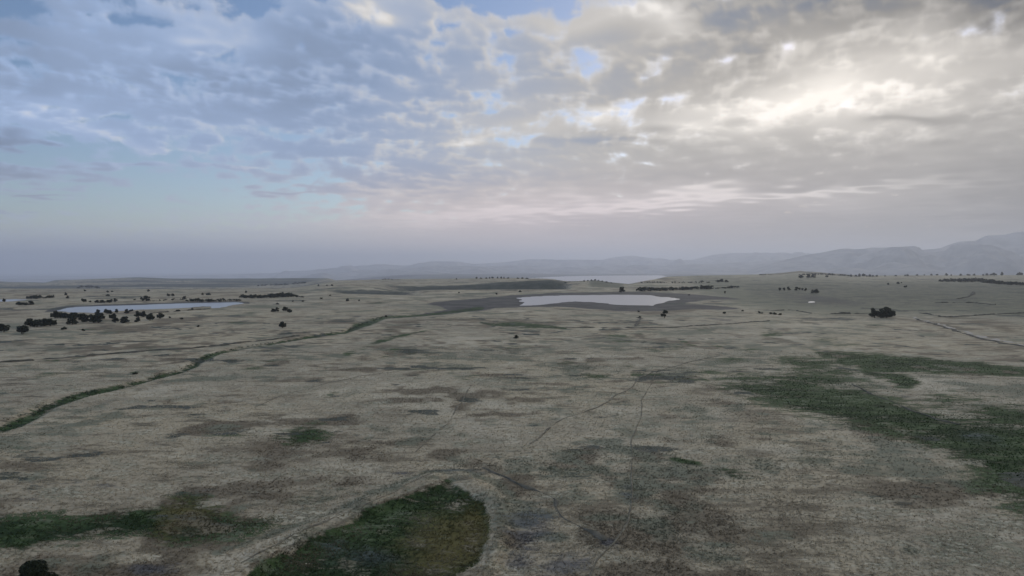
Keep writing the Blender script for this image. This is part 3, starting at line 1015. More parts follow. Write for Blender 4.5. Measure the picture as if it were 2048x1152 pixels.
# ------------------------------------------------------------------ tracks and ditches
TRACKS = [
    # name, (px, py), width m, raise, material, label
    ('dirt_track', [(-40, 729), (0, 725), (130, 715), (250, 706), (400, 695), (512, 683), (600, 672)], 2.6, 'track_dark', 'thin dark bank running straight across the left of the plain'),
    ('dirt_track', [(1050, 889), (1085, 868), (1120, 849), (1160, 828), (1200, 806), (1240, 784), (1265, 772), (1285, 756), (1312, 745), (1360, 731), (1400, 719), (1435, 712)], 0.7, 'track_faint', 'narrow trodden path slanting up the middle of the plain'),
    ('dirt_track', [(962, 934), (990, 945), (1020, 957), (1050, 972), (1080, 985), (1106, 1000), (1120, 1018), (1132, 1036), (1160, 1050), (1185, 1064), (1205, 1084)], 1.25, 'track_dark', 'crooked dark rut leading from the green basin towards the blue scrub'),
    ('dirt_track', [(1310, 745), (1296, 780), (1280, 830), (1266, 875), (1258, 930), (1255, 965), (1258, 1010), (1245, 1050), (1225, 1085), (1190, 1118), (1170, 1160)], 0.32, 'track_faint', 'faint wheel trace down the middle of the foreground'),
    ('dirt_track', [(1825, 634), (1850, 641), (1875, 648), (1900, 656), (1930, 665), (1952, 671), (2000, 681), (2060, 692), (2120, 702)], 3.4, 'track_pale', 'pale dirt track with a dark ditch at the right edge'),
    ('ditch', [(1828, 637), (1852, 643.6), (1876, 650.4), (1901, 658.8), (1930, 668.2), (1952, 674.6), (2000, 684.6), (2060, 696)], 2.2, 'track_dark', 'dark ditch along the near side of the pale track'),
    ('dirt_track', [(1130, 655.5), (1200, 655.6), (1280, 656), (1340, 655), (1400, 651), (1470, 647), (1540, 642)], 1.3, 'track_dark', 'straight dark fence line below the single tree near the pond'),
    ('ditch', [(1280, 634), (1276, 641), (1271, 648), (1267, 653)], 2.8, 'track_dark', 'short dark cutting between the path and the pond'),
    ('dirt_track', [(1840, 626), (1862, 630), (1880, 633.5), (1900, 634.5), (1950, 631), (2000, 628), (2060, 626)], 2.0, 'track_dark', 'dark hedge line curving right of the tree grove'),
    ('dirt_track', [(1866, 606), (1920, 605.5), (1945, 605.8), (1970, 608), (1990, 610)], 2.6, 'track_dark', 'dark strip across the grey-green flat at the right'),
    ('dirt_track', [(1915, 598), (1932, 594.5), (1943, 590), (1948, 584)], 3.2, 'track_dark', 'far bent track climbing towards the dark wood on the right'),
    ('dirt_track', [(1657, 627.6), (1700, 627.6), (1738, 627.2)], 1.6, 'track_dark', 'dark line leading from the left into the tree grove'),
    ('dirt_track', [(1540, 622), (1580, 620), (1600, 623), (1622, 627)], 1.3, 'track_dark', 'faint line left of the tiny pool'),
    ('dirt_track', [(300, 627), (340, 624), (380, 621), (420, 618)], 1.8, 'track_dark', 'dark shore path along the long left pond'),
    ('dirt_track', [(700, 1180), (640, 1180)], 0.4, 'track_faint', ''),
    ('dirt_track', [(470, 1128), (560, 1082), (640, 1046), (730, 1006), (800, 976), (870, 946)], 0.55, 'track_faint', 'worn wheel track along the bank of the green basin'),
    ('dirt_track', [(820, 905), (850, 880), (880, 855), (905, 830), (925, 800), (940, 770)], 0.45, 'track_faint', 'faint bending cattle trail in the middle distance'),
    ('dirt_track', [(500, 815), (560, 790), (640, 770), (720, 752), (800, 742), (900, 730)], 0.6, 'track_faint', 'faint long trail across the straw left of centre'),
    ('dirt_track', [(1700, 768), (1740, 788), (1785, 806), (1830, 823), (1870, 838), (1920, 850)], 1.0, 'track_dark', 'dark wet runnel through the green marsh'),
]


BANKS = {   # height in metres of the overgrown banks
    'thin dark bank running straight across the left of the plain': 0.75,
    'straight dark fence line below the single tree near the pond': 0.55,
    'short dark cutting between the path and the pond': 0.3,
    'dark hedge line curving right of the tree grove': 0.9,
    'dark strip across the grey-green flat at the right': 1.1,
    'far bent track climbing towards the dark wood on the right': 0.8,
    'dark line leading from the left into the tree grove': 1.4,
    'faint line left of the tiny pool': 0.7,
    'dark shore path along the long left pond': 1.0,
    'dark ditch along the near side of the pale track': 0.45,
    'dark wet runnel through the green marsh': 0.25,
    'narrow trodden path slanting up the middle of the plain': 0.15,
    'crooked dark rut leading from the green basin towards the blue scrub': 0.16,
    'faint wheel trace down the middle of the foreground': 0.1,
}


def build_tracks():
    for nm, pts, wd, mat, lab in TRACKS:
        if not lab:
            continue
        g = np.array([on_ground(*p)[:2] for p in pts])
        # resample and smooth
        seg = np.hypot(*np.diff(g, axis=0).T)
        s = np.concatenate([[0], np.cumsum(seg)])
        n = int(max(24, min(300, s[-1] / 1.2)))
        t = np.linspace(0, s[-1], n)
        x, y = np.interp(t, s, g[:, 0]), np.interp(t, s, g[:, 1])
        kk = max(3, int(n * 0.02)) | 1
        ker = np.ones(kk) / kk
        xp, yp = np.pad(x, kk // 2, mode='edge'), np.pad(y, kk // 2, mode='edge')
        x, y = np.convolve(xp, ker, 'valid'), np.convolve(yp, ker, 'valid')
        x = x + wd * 0.9 * vnoise(t / 9.0, t * 0 + len(pts), 81) + 1.9 * min(1.0, s[-1] / 120) * vnoise(t / 31.0, t * 0 + len(pts), 82)
        tx, ty = np.gradient(x), np.gradient(y)
        L = np.hypot(tx, ty) + 1e-9
        nx, ny = -ty / L, tx / L
        w0 = wd * (0.55 + 0.4 * vnoise(t / 5.0, t * 0, 83) + 0.25 * vnoise(t / 1.7, t * 0, 84))
        w1 = wd * (0.55 + 0.4 * vnoise(t / 5.0, t * 0 + 9, 85) + 0.25 * vnoise(t / 1.7, t * 0, 86))
        gap = sstep(vnoise(t / 14.0, t * 0 + 21, 89) + 0.5 * vnoise(t / 5.0, t * 0 + 22, 90), -0.75, 0.0)
        w0, w1 = np.maximum(w0 * gap, 0.02), np.maximum(w1 * gap, 0.02)
        rows = []
        far = np.hypot(x, y)
        lift = 0.05 + 0.00012 * far
        rise = BANKS.get(lab, 0.0) * gap * (0.8 + 0.35 * vnoise(t / 7.0, t * 0 + 3, 87) + 0.3 * vnoise(t / 2.3, t * 0 + 5, 88))
        for side, zo in ((w0, -0.03), (w0 * 0.4, 0.02 + rise), (-w1 * 0.4, 0.02 + rise), (-w1, -0.03)):
            X, Y = x + nx * side, y + ny * side
            rows.append(np.stack([X, Y, height(X, Y) + lift + zo], -1))
        v = np.stack(rows, 1).reshape(-1, 3)
        f = grid_faces(n, 4)
        o = mesh_obj(nm, v, f, M[mat], smooth_shade=True)
        kind(o, 'structure', lab)


# ------------------------------------------------------------------ trees
def leaf_cloud(rng, clumps, n, size, flat=0.8):
    """leaf faces gathered in clumps (centre, radius): vertices and quads"""
    w = np.array([c[3] ** 2 for c in clumps])
    which = rng.choice(len(clumps), n, p=w / w.sum())
    c = np.array(clumps)[which]
    d = rng.normal(size=(n, 3))
    d /= np.linalg.norm(d, axis=1, keepdims=True)
    rad = c[:, 3] * (0.55 + 0.5 * rng.random(n) ** 0.6)
    p = c[:, :3] + d * rad[:, None] * np.array([1, 1, flat])
    nrm = d + 0.75 * rng.normal(size=(n, 3))
    nrm /= np.linalg.norm(nrm, axis=1, keepdims=True)
    t = np.cross(nrm, rng.normal(size=(n, 3)))
    t /= np.linalg.norm(t, axis=1, keepdims=True)
    b = np.cross(nrm, t)
    s = (size * (0.6 + 0.8 * rng.random(n)))[:, None]
    v = np.stack([p - t * s, p - b * s * 0.6, p + t * s, p + b * s * 0.6], 1).reshape(-1, 3)
    f = np.arange(4 * n).reshape(-1, 4)
    return v, f


def tube(path, radii, k=6):
    path, vs = np.array(path, float), []
    for i, p in enumerate(path):
        a = path[min(i + 1, len(path) - 1)] - path[max(i - 1, 0)]
        a /= np.linalg.norm(a) + 1e-9
        u = np.cross(a, [0.3, 1, 0.1])
        u /= np.linalg.norm(u)
        w = np.cross(a, u)
        for j in range(k):
            q = 2 * math.pi * j / k
            vs.append(p + radii[i] * (math.cos(q) * u + math.sin(q) * w))
    f = []
    for i in range(len(path) - 1):
        for j in range(k):
            f.append((i * k + j, i * k + (j + 1) % k, (i + 1) * k + (j + 1) % k, (i + 1) * k + j))
    return np.array(vs), np.array(f)


def join(parts):
    vs, fs, o = [], [], 0
    for v, f in parts:
        vs.append(v)
        fs.append(np.asarray(f) + o)
        o += len(v)
    return np.concatenate(vs), np.concatenate(fs)


def crown_clumps(rng, shape):
    cl = []
    if shape == 'bush':
        for _ in range(11):
            a, r = rng.random() * 6.283, 0.34 * math.sqrt(rng.random())
            z = 0.10 + 0.58 * (1 - (r / 0.36) ** 2) * (0.5 + 0.5 * rng.random())
            cl.append((r * math.cos(a), r * math.sin(a), z, 0.15 + 0.07 * rng.random()))
    elif shape == 'tall':
        for _ in range(13):
            a, r = rng.random() * 6.283, 0.30 * math.sqrt(rng.random())
            cl.append((r * math.cos(a), r * math.sin(a), 0.20 + 0.66 * rng.random(), 0.14 + 0.06 * rng.random()))
    elif shape == 'lobed':
        for _ in range(8):
            a, r = rng.random() * 6.283, 0.26 * math.sqrt(rng.random())
            cl.append((-0.1 + r * math.cos(a), r * math.sin(a), 0.66 + 0.22 * rng.random(), 0.15 + 0.04 * rng.random()))
        for _ in range(7):
            a, r = rng.random() * 6.283, 0.24 * math.sqrt(rng.random())
            cl.append((0.14 + r * math.cos(a), r * math.sin(a), 0.24 + 0.24 * rng.random(), 0.14 + 0.04 * rng.random()))
    else:
        low = 0.17
        for _ in range(15):
            a, r = rng.random() * 6.283, 0.37 * math.sqrt(rng.random())
            top = 0.84 - 0.42 * (r / 0.40) ** 2
            cl.append((r * math.cos(a), r * math.sin(a), low + (top - low) * rng.random(), 0.13 + 0.07 * rng.random()))
    return cl


PROTO = {}


def proto(shape, var, detail):
    key = (shape, var, detail)
    if key in PROTO:
        return PROTO[key]
    rng = np.random.default_rng(abs(hash_str(shape)) + var * 13)
    cl = crown_clumps(rng, shape)
    n, size = {'close': (9000, 0.024), 'mid': (1100, 0.062), 'far': (260, 0.12)}[detail]
    v, f = leaf_cloud(rng, cl, n, size)
    v[:, 2] = np.maximum(v[:, 2], 0.02)
    ext = np.percentile(np.abs(v[:, :2]), 99)
    v[:, :2] *= 0.5 / ext
    v[:, 2] *= 1.0 / np.percentile(v[:, 2], 99.5)
    crown = mesh_obj('crown', v, f, M['leaf'])
    parts = []
    r0 = 0.045 if shape != 'tall' else 0.035
    bend = rng.normal(0, 0.02, 2)
    if shape == 'bush':
        for _ in range(5):
            a = rng.random() * 6.283
            e = np.array([0.25 * math.cos(a), 0.25 * math.sin(a), 0.45])
            parts.append(tube([(0, 0, -0.06), e * 0.5 + (0, 0, 0.03), e], [r0 * 0.7, r0 * 0.45, r0 * 0.15], 5))
    else:
        parts.append(tube([(0, 0, -0.06), (bend[0], bend[1], 0.18), (bend[0] * 2, bend[1] * 2, 0.36), (bend[0], bend[1], 0.62)], [r0 * 1.5, r0, r0 * 0.85, r0 * 0.3], 6))
        for _ in range(5 if detail != 'far' else 3):
            a = rng.random() * 6.283
            h0 = 0.22 + 0.16 * rng.random()
            e = np.array([0.30 * math.cos(a), 0.30 * math.sin(a), h0 + 0.26])
            s = np.array([bend[0], bend[1], h0])
            parts.append(tube([s, (s + e) / 2 + (0, 0, 0.03), e], [r0 * 0.6, r0 * 0.4, r0 * 0.12], 5))
    tv, tf = join(parts)
    trunk = mesh_obj('trunk', tv, tf, M['bark'])
    PROTO[key] = (crown.data, trunk.data)
    for o in (crown, trunk):
        bpy.data.objects.remove(o)
    return PROTO[key]


def hash_str(s):
    return sum((i + 1) * ord(c) for i, c in enumerate(s))


TREE_N = [0]


def plant(px, base, wpx, hpx, label, group, shape='oak', kind_name='tree', detail=None):
    x, y, z = on_ground(px, base)
    dist = math.sqrt(x * x + y * y)
    if dist > 1800:
        wpx, hpx = wpx * 0.82, hpx * 0.85
    w, h = wpx * dist / F_PX, hpx * dist / F_PX * (1.0 if dist > 300 else 1.0)
    TREE_N[0] += 1
    i = TREE_N[0]
    if detail is None:
        detail = 'mid' if wpx * hpx > 45 else 'far'
    crown_me, trunk_me = proto(shape, i % 4, detail)
    root = bpy.data.objects.new(kind_name, None)
    COL.objects.link(root)
    root.empty_display_size = 0.5
    root.location = (x, y, z)
    root.rotation_euler = (0, 0, (i * 2.399) % 6.283)
    root.scale = (w, w * (0.9 + 0.2 * ((i * 0.618) % 1)), h)
    for nm, me in (('trunk', trunk_me), ('crown', crown_me)):
        c = bpy.data.objects.new(nm, me)
        COL.objects.link(c)
        c.parent = root
    tag(root, label, 'tree' if kind_name == 'tree' else 'bush', group)
    return root


ORD = ['first', 'second', 'third', 'fourth', 'fifth', 'sixth', 'seventh', 'eighth', 'ninth', 'tenth', 'eleventh', 'twelfth', 'thirteenth', 'fourteenth', 'fifteenth', 'sixteenth', 'seventeenth', 'eighteenth', 'nineteenth', 'twentieth']

# cluster: (phrase, group, shape, kind, [(px, base py, width, height), ...]) from left to right
CLUSTERS = [
    ('four merged dark trees left of the long pond', 'dark trees scattered below the long left pond', 'oak', 'tree',
     [(61, 653, 17, 13), (74, 653.5, 17, 12), (88, 652, 16, 12.5), (101, 652, 17, 12)]),
    ('dark tree row under the left tip of the pond', 'dark trees scattered below the long left pond', 'oak', 'tree',
     [(110, 636.5, 14, 12), (121, 636.5, 13, 10), (131, 636.5, 13, 9.5), (142, 637, 13, 10), (152, 638, 17, 11), (163, 640, 14, 11), (170, 644, 14, 12.5)]),
    ('dark clump with one crown rising against the long pond', 'dark trees scattered below the long left pond', 'oak', 'tree',
     [(184, 637, 10, 7), (187, 645.5, 14, 12), (197, 645.5, 18, 14), (204, 638, 12, 10.5)]),
    ('three touching dark trees right of that clump, below the pond', 'dark trees scattered below the long left pond', 'oak', 'tree',
     [(225, 638, 11, 9.5), (231, 645.5, 11, 11.5), (247, 646, 20, 11)]),
    ('small trees standing against the water of the long pond', 'dark trees scattered below the long left pond', 'oak', 'tree',
     [(195, 630, 9, 9.5), (215, 628, 10, 8.5), (221, 628, 7, 6), (234, 625.5, 7, 6.5), (254, 627, 8, 8), (262, 623, 7, 4)]),
    ('pair of joined trees in front of the long pond', 'dark trees scattered below the long left pond', 'oak', 'tree',
     [(277, 634.5, 14, 11), (286, 634, 11, 10)]),
    ('low shrubs strung right of those trees below the long pond', 'shrubs on the left of the plain', 'bush', 'shrub',
     [(339, 636, 5, 3), (356, 623, 8, 3.5), (362, 639, 7, 3.5), (384, 619.5, 5, 3.5), (397, 654, 6, 3.5)]),
    ('low shrubs in the hedge near the far left pond', 'far trees on the left of the plain', 'bush', 'shrub',
     [(38, 610.5, 9, 5.5), (45, 610.5, 9, 5), (53, 610.5, 9, 5), (61, 609.5, 10, 6.5)]),
    ('trees on the far bank of the long pond, left half', 'far trees on the left of the plain', 'oak', 'tree',
     [(168, 604.5, 8, 6.5), (180, 604.5, 5, 3), (195, 605.5, 8, 5), (204, 605.5, 11, 5), (219, 605.5, 10, 6), (231, 604, 7, 6.5)]),
    ('tiny hazy trees on the left plain beyond the long pond', 'far trees on the left of the plain', 'oak', 'tree',
     [(131, 590.5, 5, 5), (135.5, 597, 5, 4.5), (170, 582.5, 5, 3.5), (215, 585, 4.5, 3.5), (216.5, 592, 7, 3.5), (224, 584, 4, 2.5), (269, 600.5, 4, 2.5), (297, 583.5, 4.5, 4.5)]),
    ('far trees above the middle of the long pond', 'far trees on the left of the plain', 'oak', 'tree',
     [(282.5, 599, 5, 5), (293, 602, 13.5, 9.5), (337, 592.5, 6, 5), (345, 592.5, 6, 5), (369, 598, 7, 5.5), (405, 590, 5, 4.5), (416, 590.5, 9, 4.5), (492, 586, 4, 4.5)]),
    ('loose group of four trees left of centre', 'lone trees left of the middle pond', 'oak', 'tree',
     [(546.5, 624, 9, 6.5), (554.5, 623, 8, 8), (570.5, 622.5, 11, 9), (579, 625.5, 9, 7.5)]),
    ('tiny bushes dotted above the loose group of four trees', 'tiny far bushes in the middle of the plain', 'bush', 'shrub',
     [(555, 609, 6, 3.5), (586, 603.5, 4, 2.8), (605.5, 603.5, 5, 2.8), (642, 598, 7, 3), (660, 591.5, 4, 2.5)]),
    ('three hazy trees on the pale rise left of centre', 'far trees on the horizon left of the lake', 'oak', 'tree',
     [(637, 572.5, 4.5, 4.5), (654, 572, 3.5, 3.2), (664, 572, 6, 4)]),
    ('two trees on the open plain between gully and gorge', 'lone trees left of the middle pond', 'oak', 'tree',
     [(694.5, 602.5, 7, 6), (718, 602, 4, 3)]),
    ('tiny bushes on the plain left of the middle pond', 'tiny far bushes in the middle of the plain', 'bush', 'shrub',
     [(918, 586.5, 3.5, 3), (992.5, 589.5, 5, 4), (1040, 584, 6, 3.5)]),
    ('horizon row of tiny trees above the gorge wall', 'far trees on the horizon left of the lake', 'oak', 'tree',
     [(913, 559, 4, 3.6), (953, 557.6, 5, 4.6), (962, 557.6, 7, 3), (972, 557.4, 8, 3.2), (979, 557.2, 5, 4), (985, 557.2, 6, 4.6), (995, 557, 5, 4.4), (1003, 557, 6, 4.6), (1008, 557, 4, 4), (1016, 557.2, 6, 3), (1036, 557.6, 8, 3), (1044, 557.6, 9, 3.4), (1054, 558, 9, 3)]),
    ('small trees crowning the knoll in front of the lake', 'trees on the knoll before the lake', 'oak', 'tree',
     [(1131, 566.5, 5, 2.6), (1168, 563.2, 6, 3.6), (1176, 562.4, 5, 3), (1183, 561.6, 5, 3.2), (1190, 561.2, 5, 3.6), (1197, 562.4, 5, 3), (1204, 563.6, 5, 3), (1213, 565, 6, 2.8), (1223, 566.6, 5, 2.6)]),
    ('dark three-tree clump on the slope right of the lake', 'far trees right of the middle pond', 'oak', 'tree',
     [(1435, 564.5, 10, 5.5), (1444, 564, 11, 7), (1452.5, 564.5, 10, 5.5)]),
    ('small bushes right of the middle pond', 'bushes right of the middle pond', 'bush', 'shrub',
     [(1378, 591, 4, 2.5), (1449.5, 627.5, 8, 4), (1485.5, 622.5, 5, 3), (1518, 626.5, 6, 4), (1524, 627, 5, 2.2), (1541, 628.5, 7, 3.6), (1549, 629, 8, 4.2), (1561, 630, 9, 3.4)]),
    ('neat row of trees above the tiny pool', 'row of trees above the tiny pool', 'tall', 'tree',
     [(1559.5, 581.5, 5, 6.2), (1568, 581, 5.5, 5.5), (1578, 580.5, 7, 6.8), (1592.5, 581, 7, 6.6), (1599, 580, 5, 4.6), (1605, 580.5, 5, 4.2), (1610.5, 581.5, 5, 5.6)]),
    ('tree pair just right of the row above the tiny pool', 'row of trees above the tiny pool', 'oak', 'tree',
     [(1624.5, 586.5, 6, 7), (1632, 587, 9, 8)]),
    ('dusky trees below the low hill on the right horizon', 'trees along the right horizon', 'oak', 'tree',
     [(1602, 556.5, 10, 7.5), (1617, 555.8, 9, 8.5), (1627, 555.2, 11, 7.5), (1654, 554.6, 7, 4.6)]),
    ('bunched horizon trees just right of the low hill', 'trees along the right horizon', 'oak', 'tree',
     [(1702, 554, 5, 5.6), (1711.5, 553.4, 6, 4.6), (1718.5, 553.4, 7, 6.6), (1727, 553, 8, 6.2), (1733.5, 553.4, 4, 3.6), (1740, 553.4, 7, 5.2), (1746, 553.4, 6, 3.6), (1753.5, 553.6, 5, 4.2), (1770, 553, 3.5, 2.6), (1791, 552.6, 6, 3)]),
    ('scattered horizon trees over the dark wood at the right', 'trees along the right horizon', 'oak', 'tree',
     [(1810, 552, 4, 3), (1815, 552.4, 5, 4.2), (1834, 551.4, 6, 3), (1849, 551, 4, 2.4), (1863, 551, 6, 3.4), (1874, 551, 5, 3.2), (1893, 551.6, 6, 5.2), (1902, 551.4, 4, 2.8), (1921, 551.4, 6, 3.8), (1937, 551.4, 7, 3.4), (1948, 551.2, 6, 3.8), (1967, 551.4, 5, 3.4), (1974, 551.2, 7, 4.4)]),
    ('taller horizon trees nearest the right edge', 'trees along the right horizon', 'oak', 'tree',
     [(1982, 551.2, 5, 4), (1989, 551.2, 10, 5.4), (2003, 551, 7, 7), (2036, 550.8, 6, 5), (2042, 551, 7, 6.4)]),
    ('small dark trees on the flat below the right horizon', 'trees along the right horizon', 'oak', 'tree',
     [(1776, 569.5, 6, 4), (1797, 568, 8, 4.6), (1803, 566.5, 3.5, 2.6), (1810.5, 575, 7, 4.4)]),
    ('dense black-green grove on the right of the plain', 'grove on the right of the plain', 'oak', 'tree',
     [(1749, 635.5, 18, 17), (1761, 636, 17, 16.5), (1773, 635.5, 18, 19), (1783, 633.5, 13, 13)]),
    ('two black shrubs by the short cutting below the middle pond', 'bushes below the middle pond', 'bush', 'shrub',
     [(1276.5, 624.5, 5, 3.4), (1279.5, 635, 6, 3)]),
]
SINGLES = [
    (8, 664.5, 17, 14, 'oak', 'tree', 'rounded dark tree cut by the left edge of the picture'),
    (45, 668.5, 20, 14, 'bush', 'tree', 'dark dome-shaped tree, second in from the left edge'),
    (145, 649, 17, 13, 'oak', 'tree', 'single dark tree standing just below the dark row by the long pond'),
    (276, 644, 11, 8, 'bush', 'shrub', 'round dark bush in front of the joined pair of trees'),
    (300, 641, 13, 12.5, 'oak', 'tree', 'upright dark tree right of the joined pair by the long pond'),
    (321, 637, 12, 10, 'oak', 'tree', 'rightmost full-sized dark tree below the long pond'),
    (128, 659, 9, 5, 'bush', 'shrub', 'low dark thicket under the scattered trees on the left'),
    (166, 662, 6, 4, 'bush', 'shrub', 'small black shrub lowest of the scattered trees on the left'),
    (8.5, 604, 5, 6, 'oak', 'tree', 'tiny tree standing before the far left pond'),
    (565, 656, 13, 12, 'oak', 'tree', 'lone black round tree on the open straw left of centre'),
    (1242.5, 584.5, 14, 10.5, 'oak', 'tree', 'broad dark tree on the far bank of the middle pond'),
    (1032.5, 676.5, 10, 6.5, 'bush', 'shrub', 'lone black bush in the straw below the middle pond'),
    (1329, 636, 13, 15.5, 'lobed', 'tree', 'lone two-lobed dark tree just below the middle pond'),
    (1450, 587.5, 3.2, 5.5, 'tall', 'tree', 'thin solitary tree right of the middle pond'),
    (270, 748, 9, 3.6, 'bush', 'shrub', 'small dark bush on the slope above the gully'),
    (772, 634, 6, 3.6, 'bush', 'shrub', 'dark bush where the gully narrows towards the pond'),
    (1404, 564, 9, 3.4, 'bush', 'shrub', 'flat dark bush on the slope left of the three-tree clump'),
]


def build_trees():
    plant(66, 1186, 64, 52, 'big dark green bush cut by the bottom left corner', 'lone trees left of the middle pond', 'bush', 'shrub', 'close')
    for (px, b, w, h, shape, kn, lab) in SINGLES:
        plant(px, b, w, h, lab, 'lone trees and bushes of the plain', shape, kn)
    for phrase, grp, shape, kn, items in CLUSTERS:
        n = len(items)
        for i, (px, b, w, h) in enumerate(items):
            if n == 2:
                o = ('left', 'right')[i]
                lab = f"{o} one of the {phrase}"
            else:
                lab = f"{ORD[i]} from left of the {phrase}"
            words = lab.split()
            plant(px, b, w, h, ' '.join(words[:16]), grp, shape, kn)


def crown_mass(rng, pts, n, sizes, leaf=14):
    """many low crowns merged into one mass: pts is an (x, y) sampler"""
    vs, fs, o = [], [], 0
    for _ in range(n):
        x, y, hgt, wid = pts()
        z = float(height(np.array([x]), np.array([y]))[0])
        cl = [(rng.normal(0, 0.2), rng.normal(0, 0.2), 0.3 + 0.45 * rng.random(), 0.26 + 0.1 * rng.random()) for _ in range(4)]
        v, f = leaf_cloud(rng, cl, leaf, 0.22)
        v[:, 2] = np.maximum(v[:, 2], -0.02)
        v = v * np.array([wid, wid, hgt]) + np.array([x, y, z])
        vs.append(v)
        fs.append(f + o)
        o += len(v)
    return np.concatenate(vs), np.concatenate(fs)


WOODS = [
    # label, points (px, base py, height px), count, leaves
    ('dark line of trees along the far bank of the long left pond', [(368, 604, 4), (385, 604, 7), (400, 604, 6), (430, 604, 6.5), (445, 603.6, 6.5), (460, 603, 4.5), (482, 602.4, 3.5)], 60, 26),
    ('thin scrub line above the left half of the long pond', [(300, 604, 2), (335, 601.5, 2.6), (350, 600, 3.4), (366, 600.5, 3)], 22, 22),
    ('dense dark wood beyond the right tip of the long pond', [(481, 596, 6), (505, 597, 7.5), (540, 596.5, 8), (560, 594.5, 8.5), (582, 594, 8.5), (592, 595, 5), (608, 595.5, 2.5)], 120, 30),
    ('two blurred woods above the far left pond', [(55, 598, 5), (72, 598, 6), (86, 597, 6), (88, 597, 1), (93, 596.6, 4.5), (108, 596, 4.5)], 60, 24),
    ('dark wood on the far rim of the left valley', [(130, 577, 3), (160, 576, 5), (183, 576, 5), (200, 577, 3)], 46, 22),
    ('dark plantation on the hazy plateau left of centre', [(515, 573.5, 3.5), (560, 571, 4), (590, 569, 4.5), (612, 567, 4)], 60, 22),
    ('long dark belt of trees on the far bank right of the middle pond', [(1272, 582.6, 8), (1290, 583, 9), (1320, 582, 7), (1350, 581, 6.5), (1385, 579.6, 7), (1400, 579, 8), (1419, 578.5, 7), (1425, 578.6, 3), (1450, 577.4, 3), (1462, 576.6, 4.5), (1477, 576, 4)], 150, 30),
    ('thin scrub belt on the slope right of the lake', [(1282, 566.4, 3.2), (1330, 566.6, 3), (1385, 566.5, 3.2), (1420, 566, 3)], 60, 20),
    ('dark wood strip below the right horizon', [(1878, 563.6, 3), (1890, 564, 5.5), (1930, 564.6, 7), (1960, 564.4, 7), (1975, 566.6, 7), (2000, 569, 7), (2015, 570, 5.5), (2030, 570.6, 6), (2060, 572.4, 6.4), (2110, 575, 6.5)], 170, 30),
    ('thicket clinging to the side of the low hill on the right horizon', [(1598, 551, 2.6), (1625, 549.6, 3), (1650, 550.4, 3.6), (1672, 551.4, 4.4), (1692, 552.2, 3.6), (1702, 552.6, 2)], 70, 22),
    ('patch of scrub on the horizon left of the low hill', [(1519, 550.6, 2.4), (1536, 550, 2.6), (1542, 550, 1.6)], 18, 20),
    ('hedge of rounded shrubs on the horizon left of the gorge', [(762, 560, 1.4), (770, 560, 3), (776, 560, 3.4), (784, 560, 2), (800, 560, 1.2)], 22, 20),
]


def build_woods():
    rng = np.random.default_rng(5)
    for lab, pts, n, lf in WOODS:
        base = np.array([on_ground(p[0], p[1])[:2] for p in pts])
        pr = np.array(pts)

        def pick():
            px = pr[0, 0] + (pr[-1, 0] - pr[0, 0]) * rng.random()
            x, y = np.interp(px, pr[:, 0], base[:, 0]), np.interp(px, pr[:, 0], base[:, 1])
            hp = np.interp(px, pr[:, 0], pr[:, 2]) * (0.62 + 0.45 * rng.random())
            d = math.hypot(x, y)
            y2 = y + rng.random() * 0.02 * d
            h = hp * d / F_PX
            return x * y2 / y, y2, h, max(h * (0.8 + 0.6 * rng.random()), 2.5 * d / F_PX)
        v, f = crown_mass(rng, pick, n, None, lf)
        o = mesh_obj('treeline', v, f, M['leaf'])
        kind(o, 'stuff', lab)


# ------------------------------------------------------------------ low growth
def tufts(rng, x, y, hgt, wid, blades):
    n = len(x)
    z = height(x, y)
    base = np.stack([x, y, z - 0.03], -1)
    vs = []
    for k in range(blades):
        a = rng.random(n) * 6.283
        lean = (0.5 + 0.9 * rng.random(n)) * wid
        d = np.stack([np.cos(a), np.sin(a), 0 * a], -1)
        s = np.stack([-np.sin(a), np.cos(a), 0 * a], -1)
        bw = (0.22 + 0.2 * rng.random(n)) * wid
        o = base + d * (rng.random(n) * 0.25 * wid)[:, None]
        tip = o + d * lean[:, None] + np.stack([0 * a, 0 * a, hgt * (0.6 + 0.6 * rng.random(n))], -1)
        vs.append(np.stack([o - s * bw[:, None], o + s * bw[:, None], tip], 1))
    v = np.stack(vs, 1)            # n, blades, 3, 3
    return v.reshape(-1, 3)


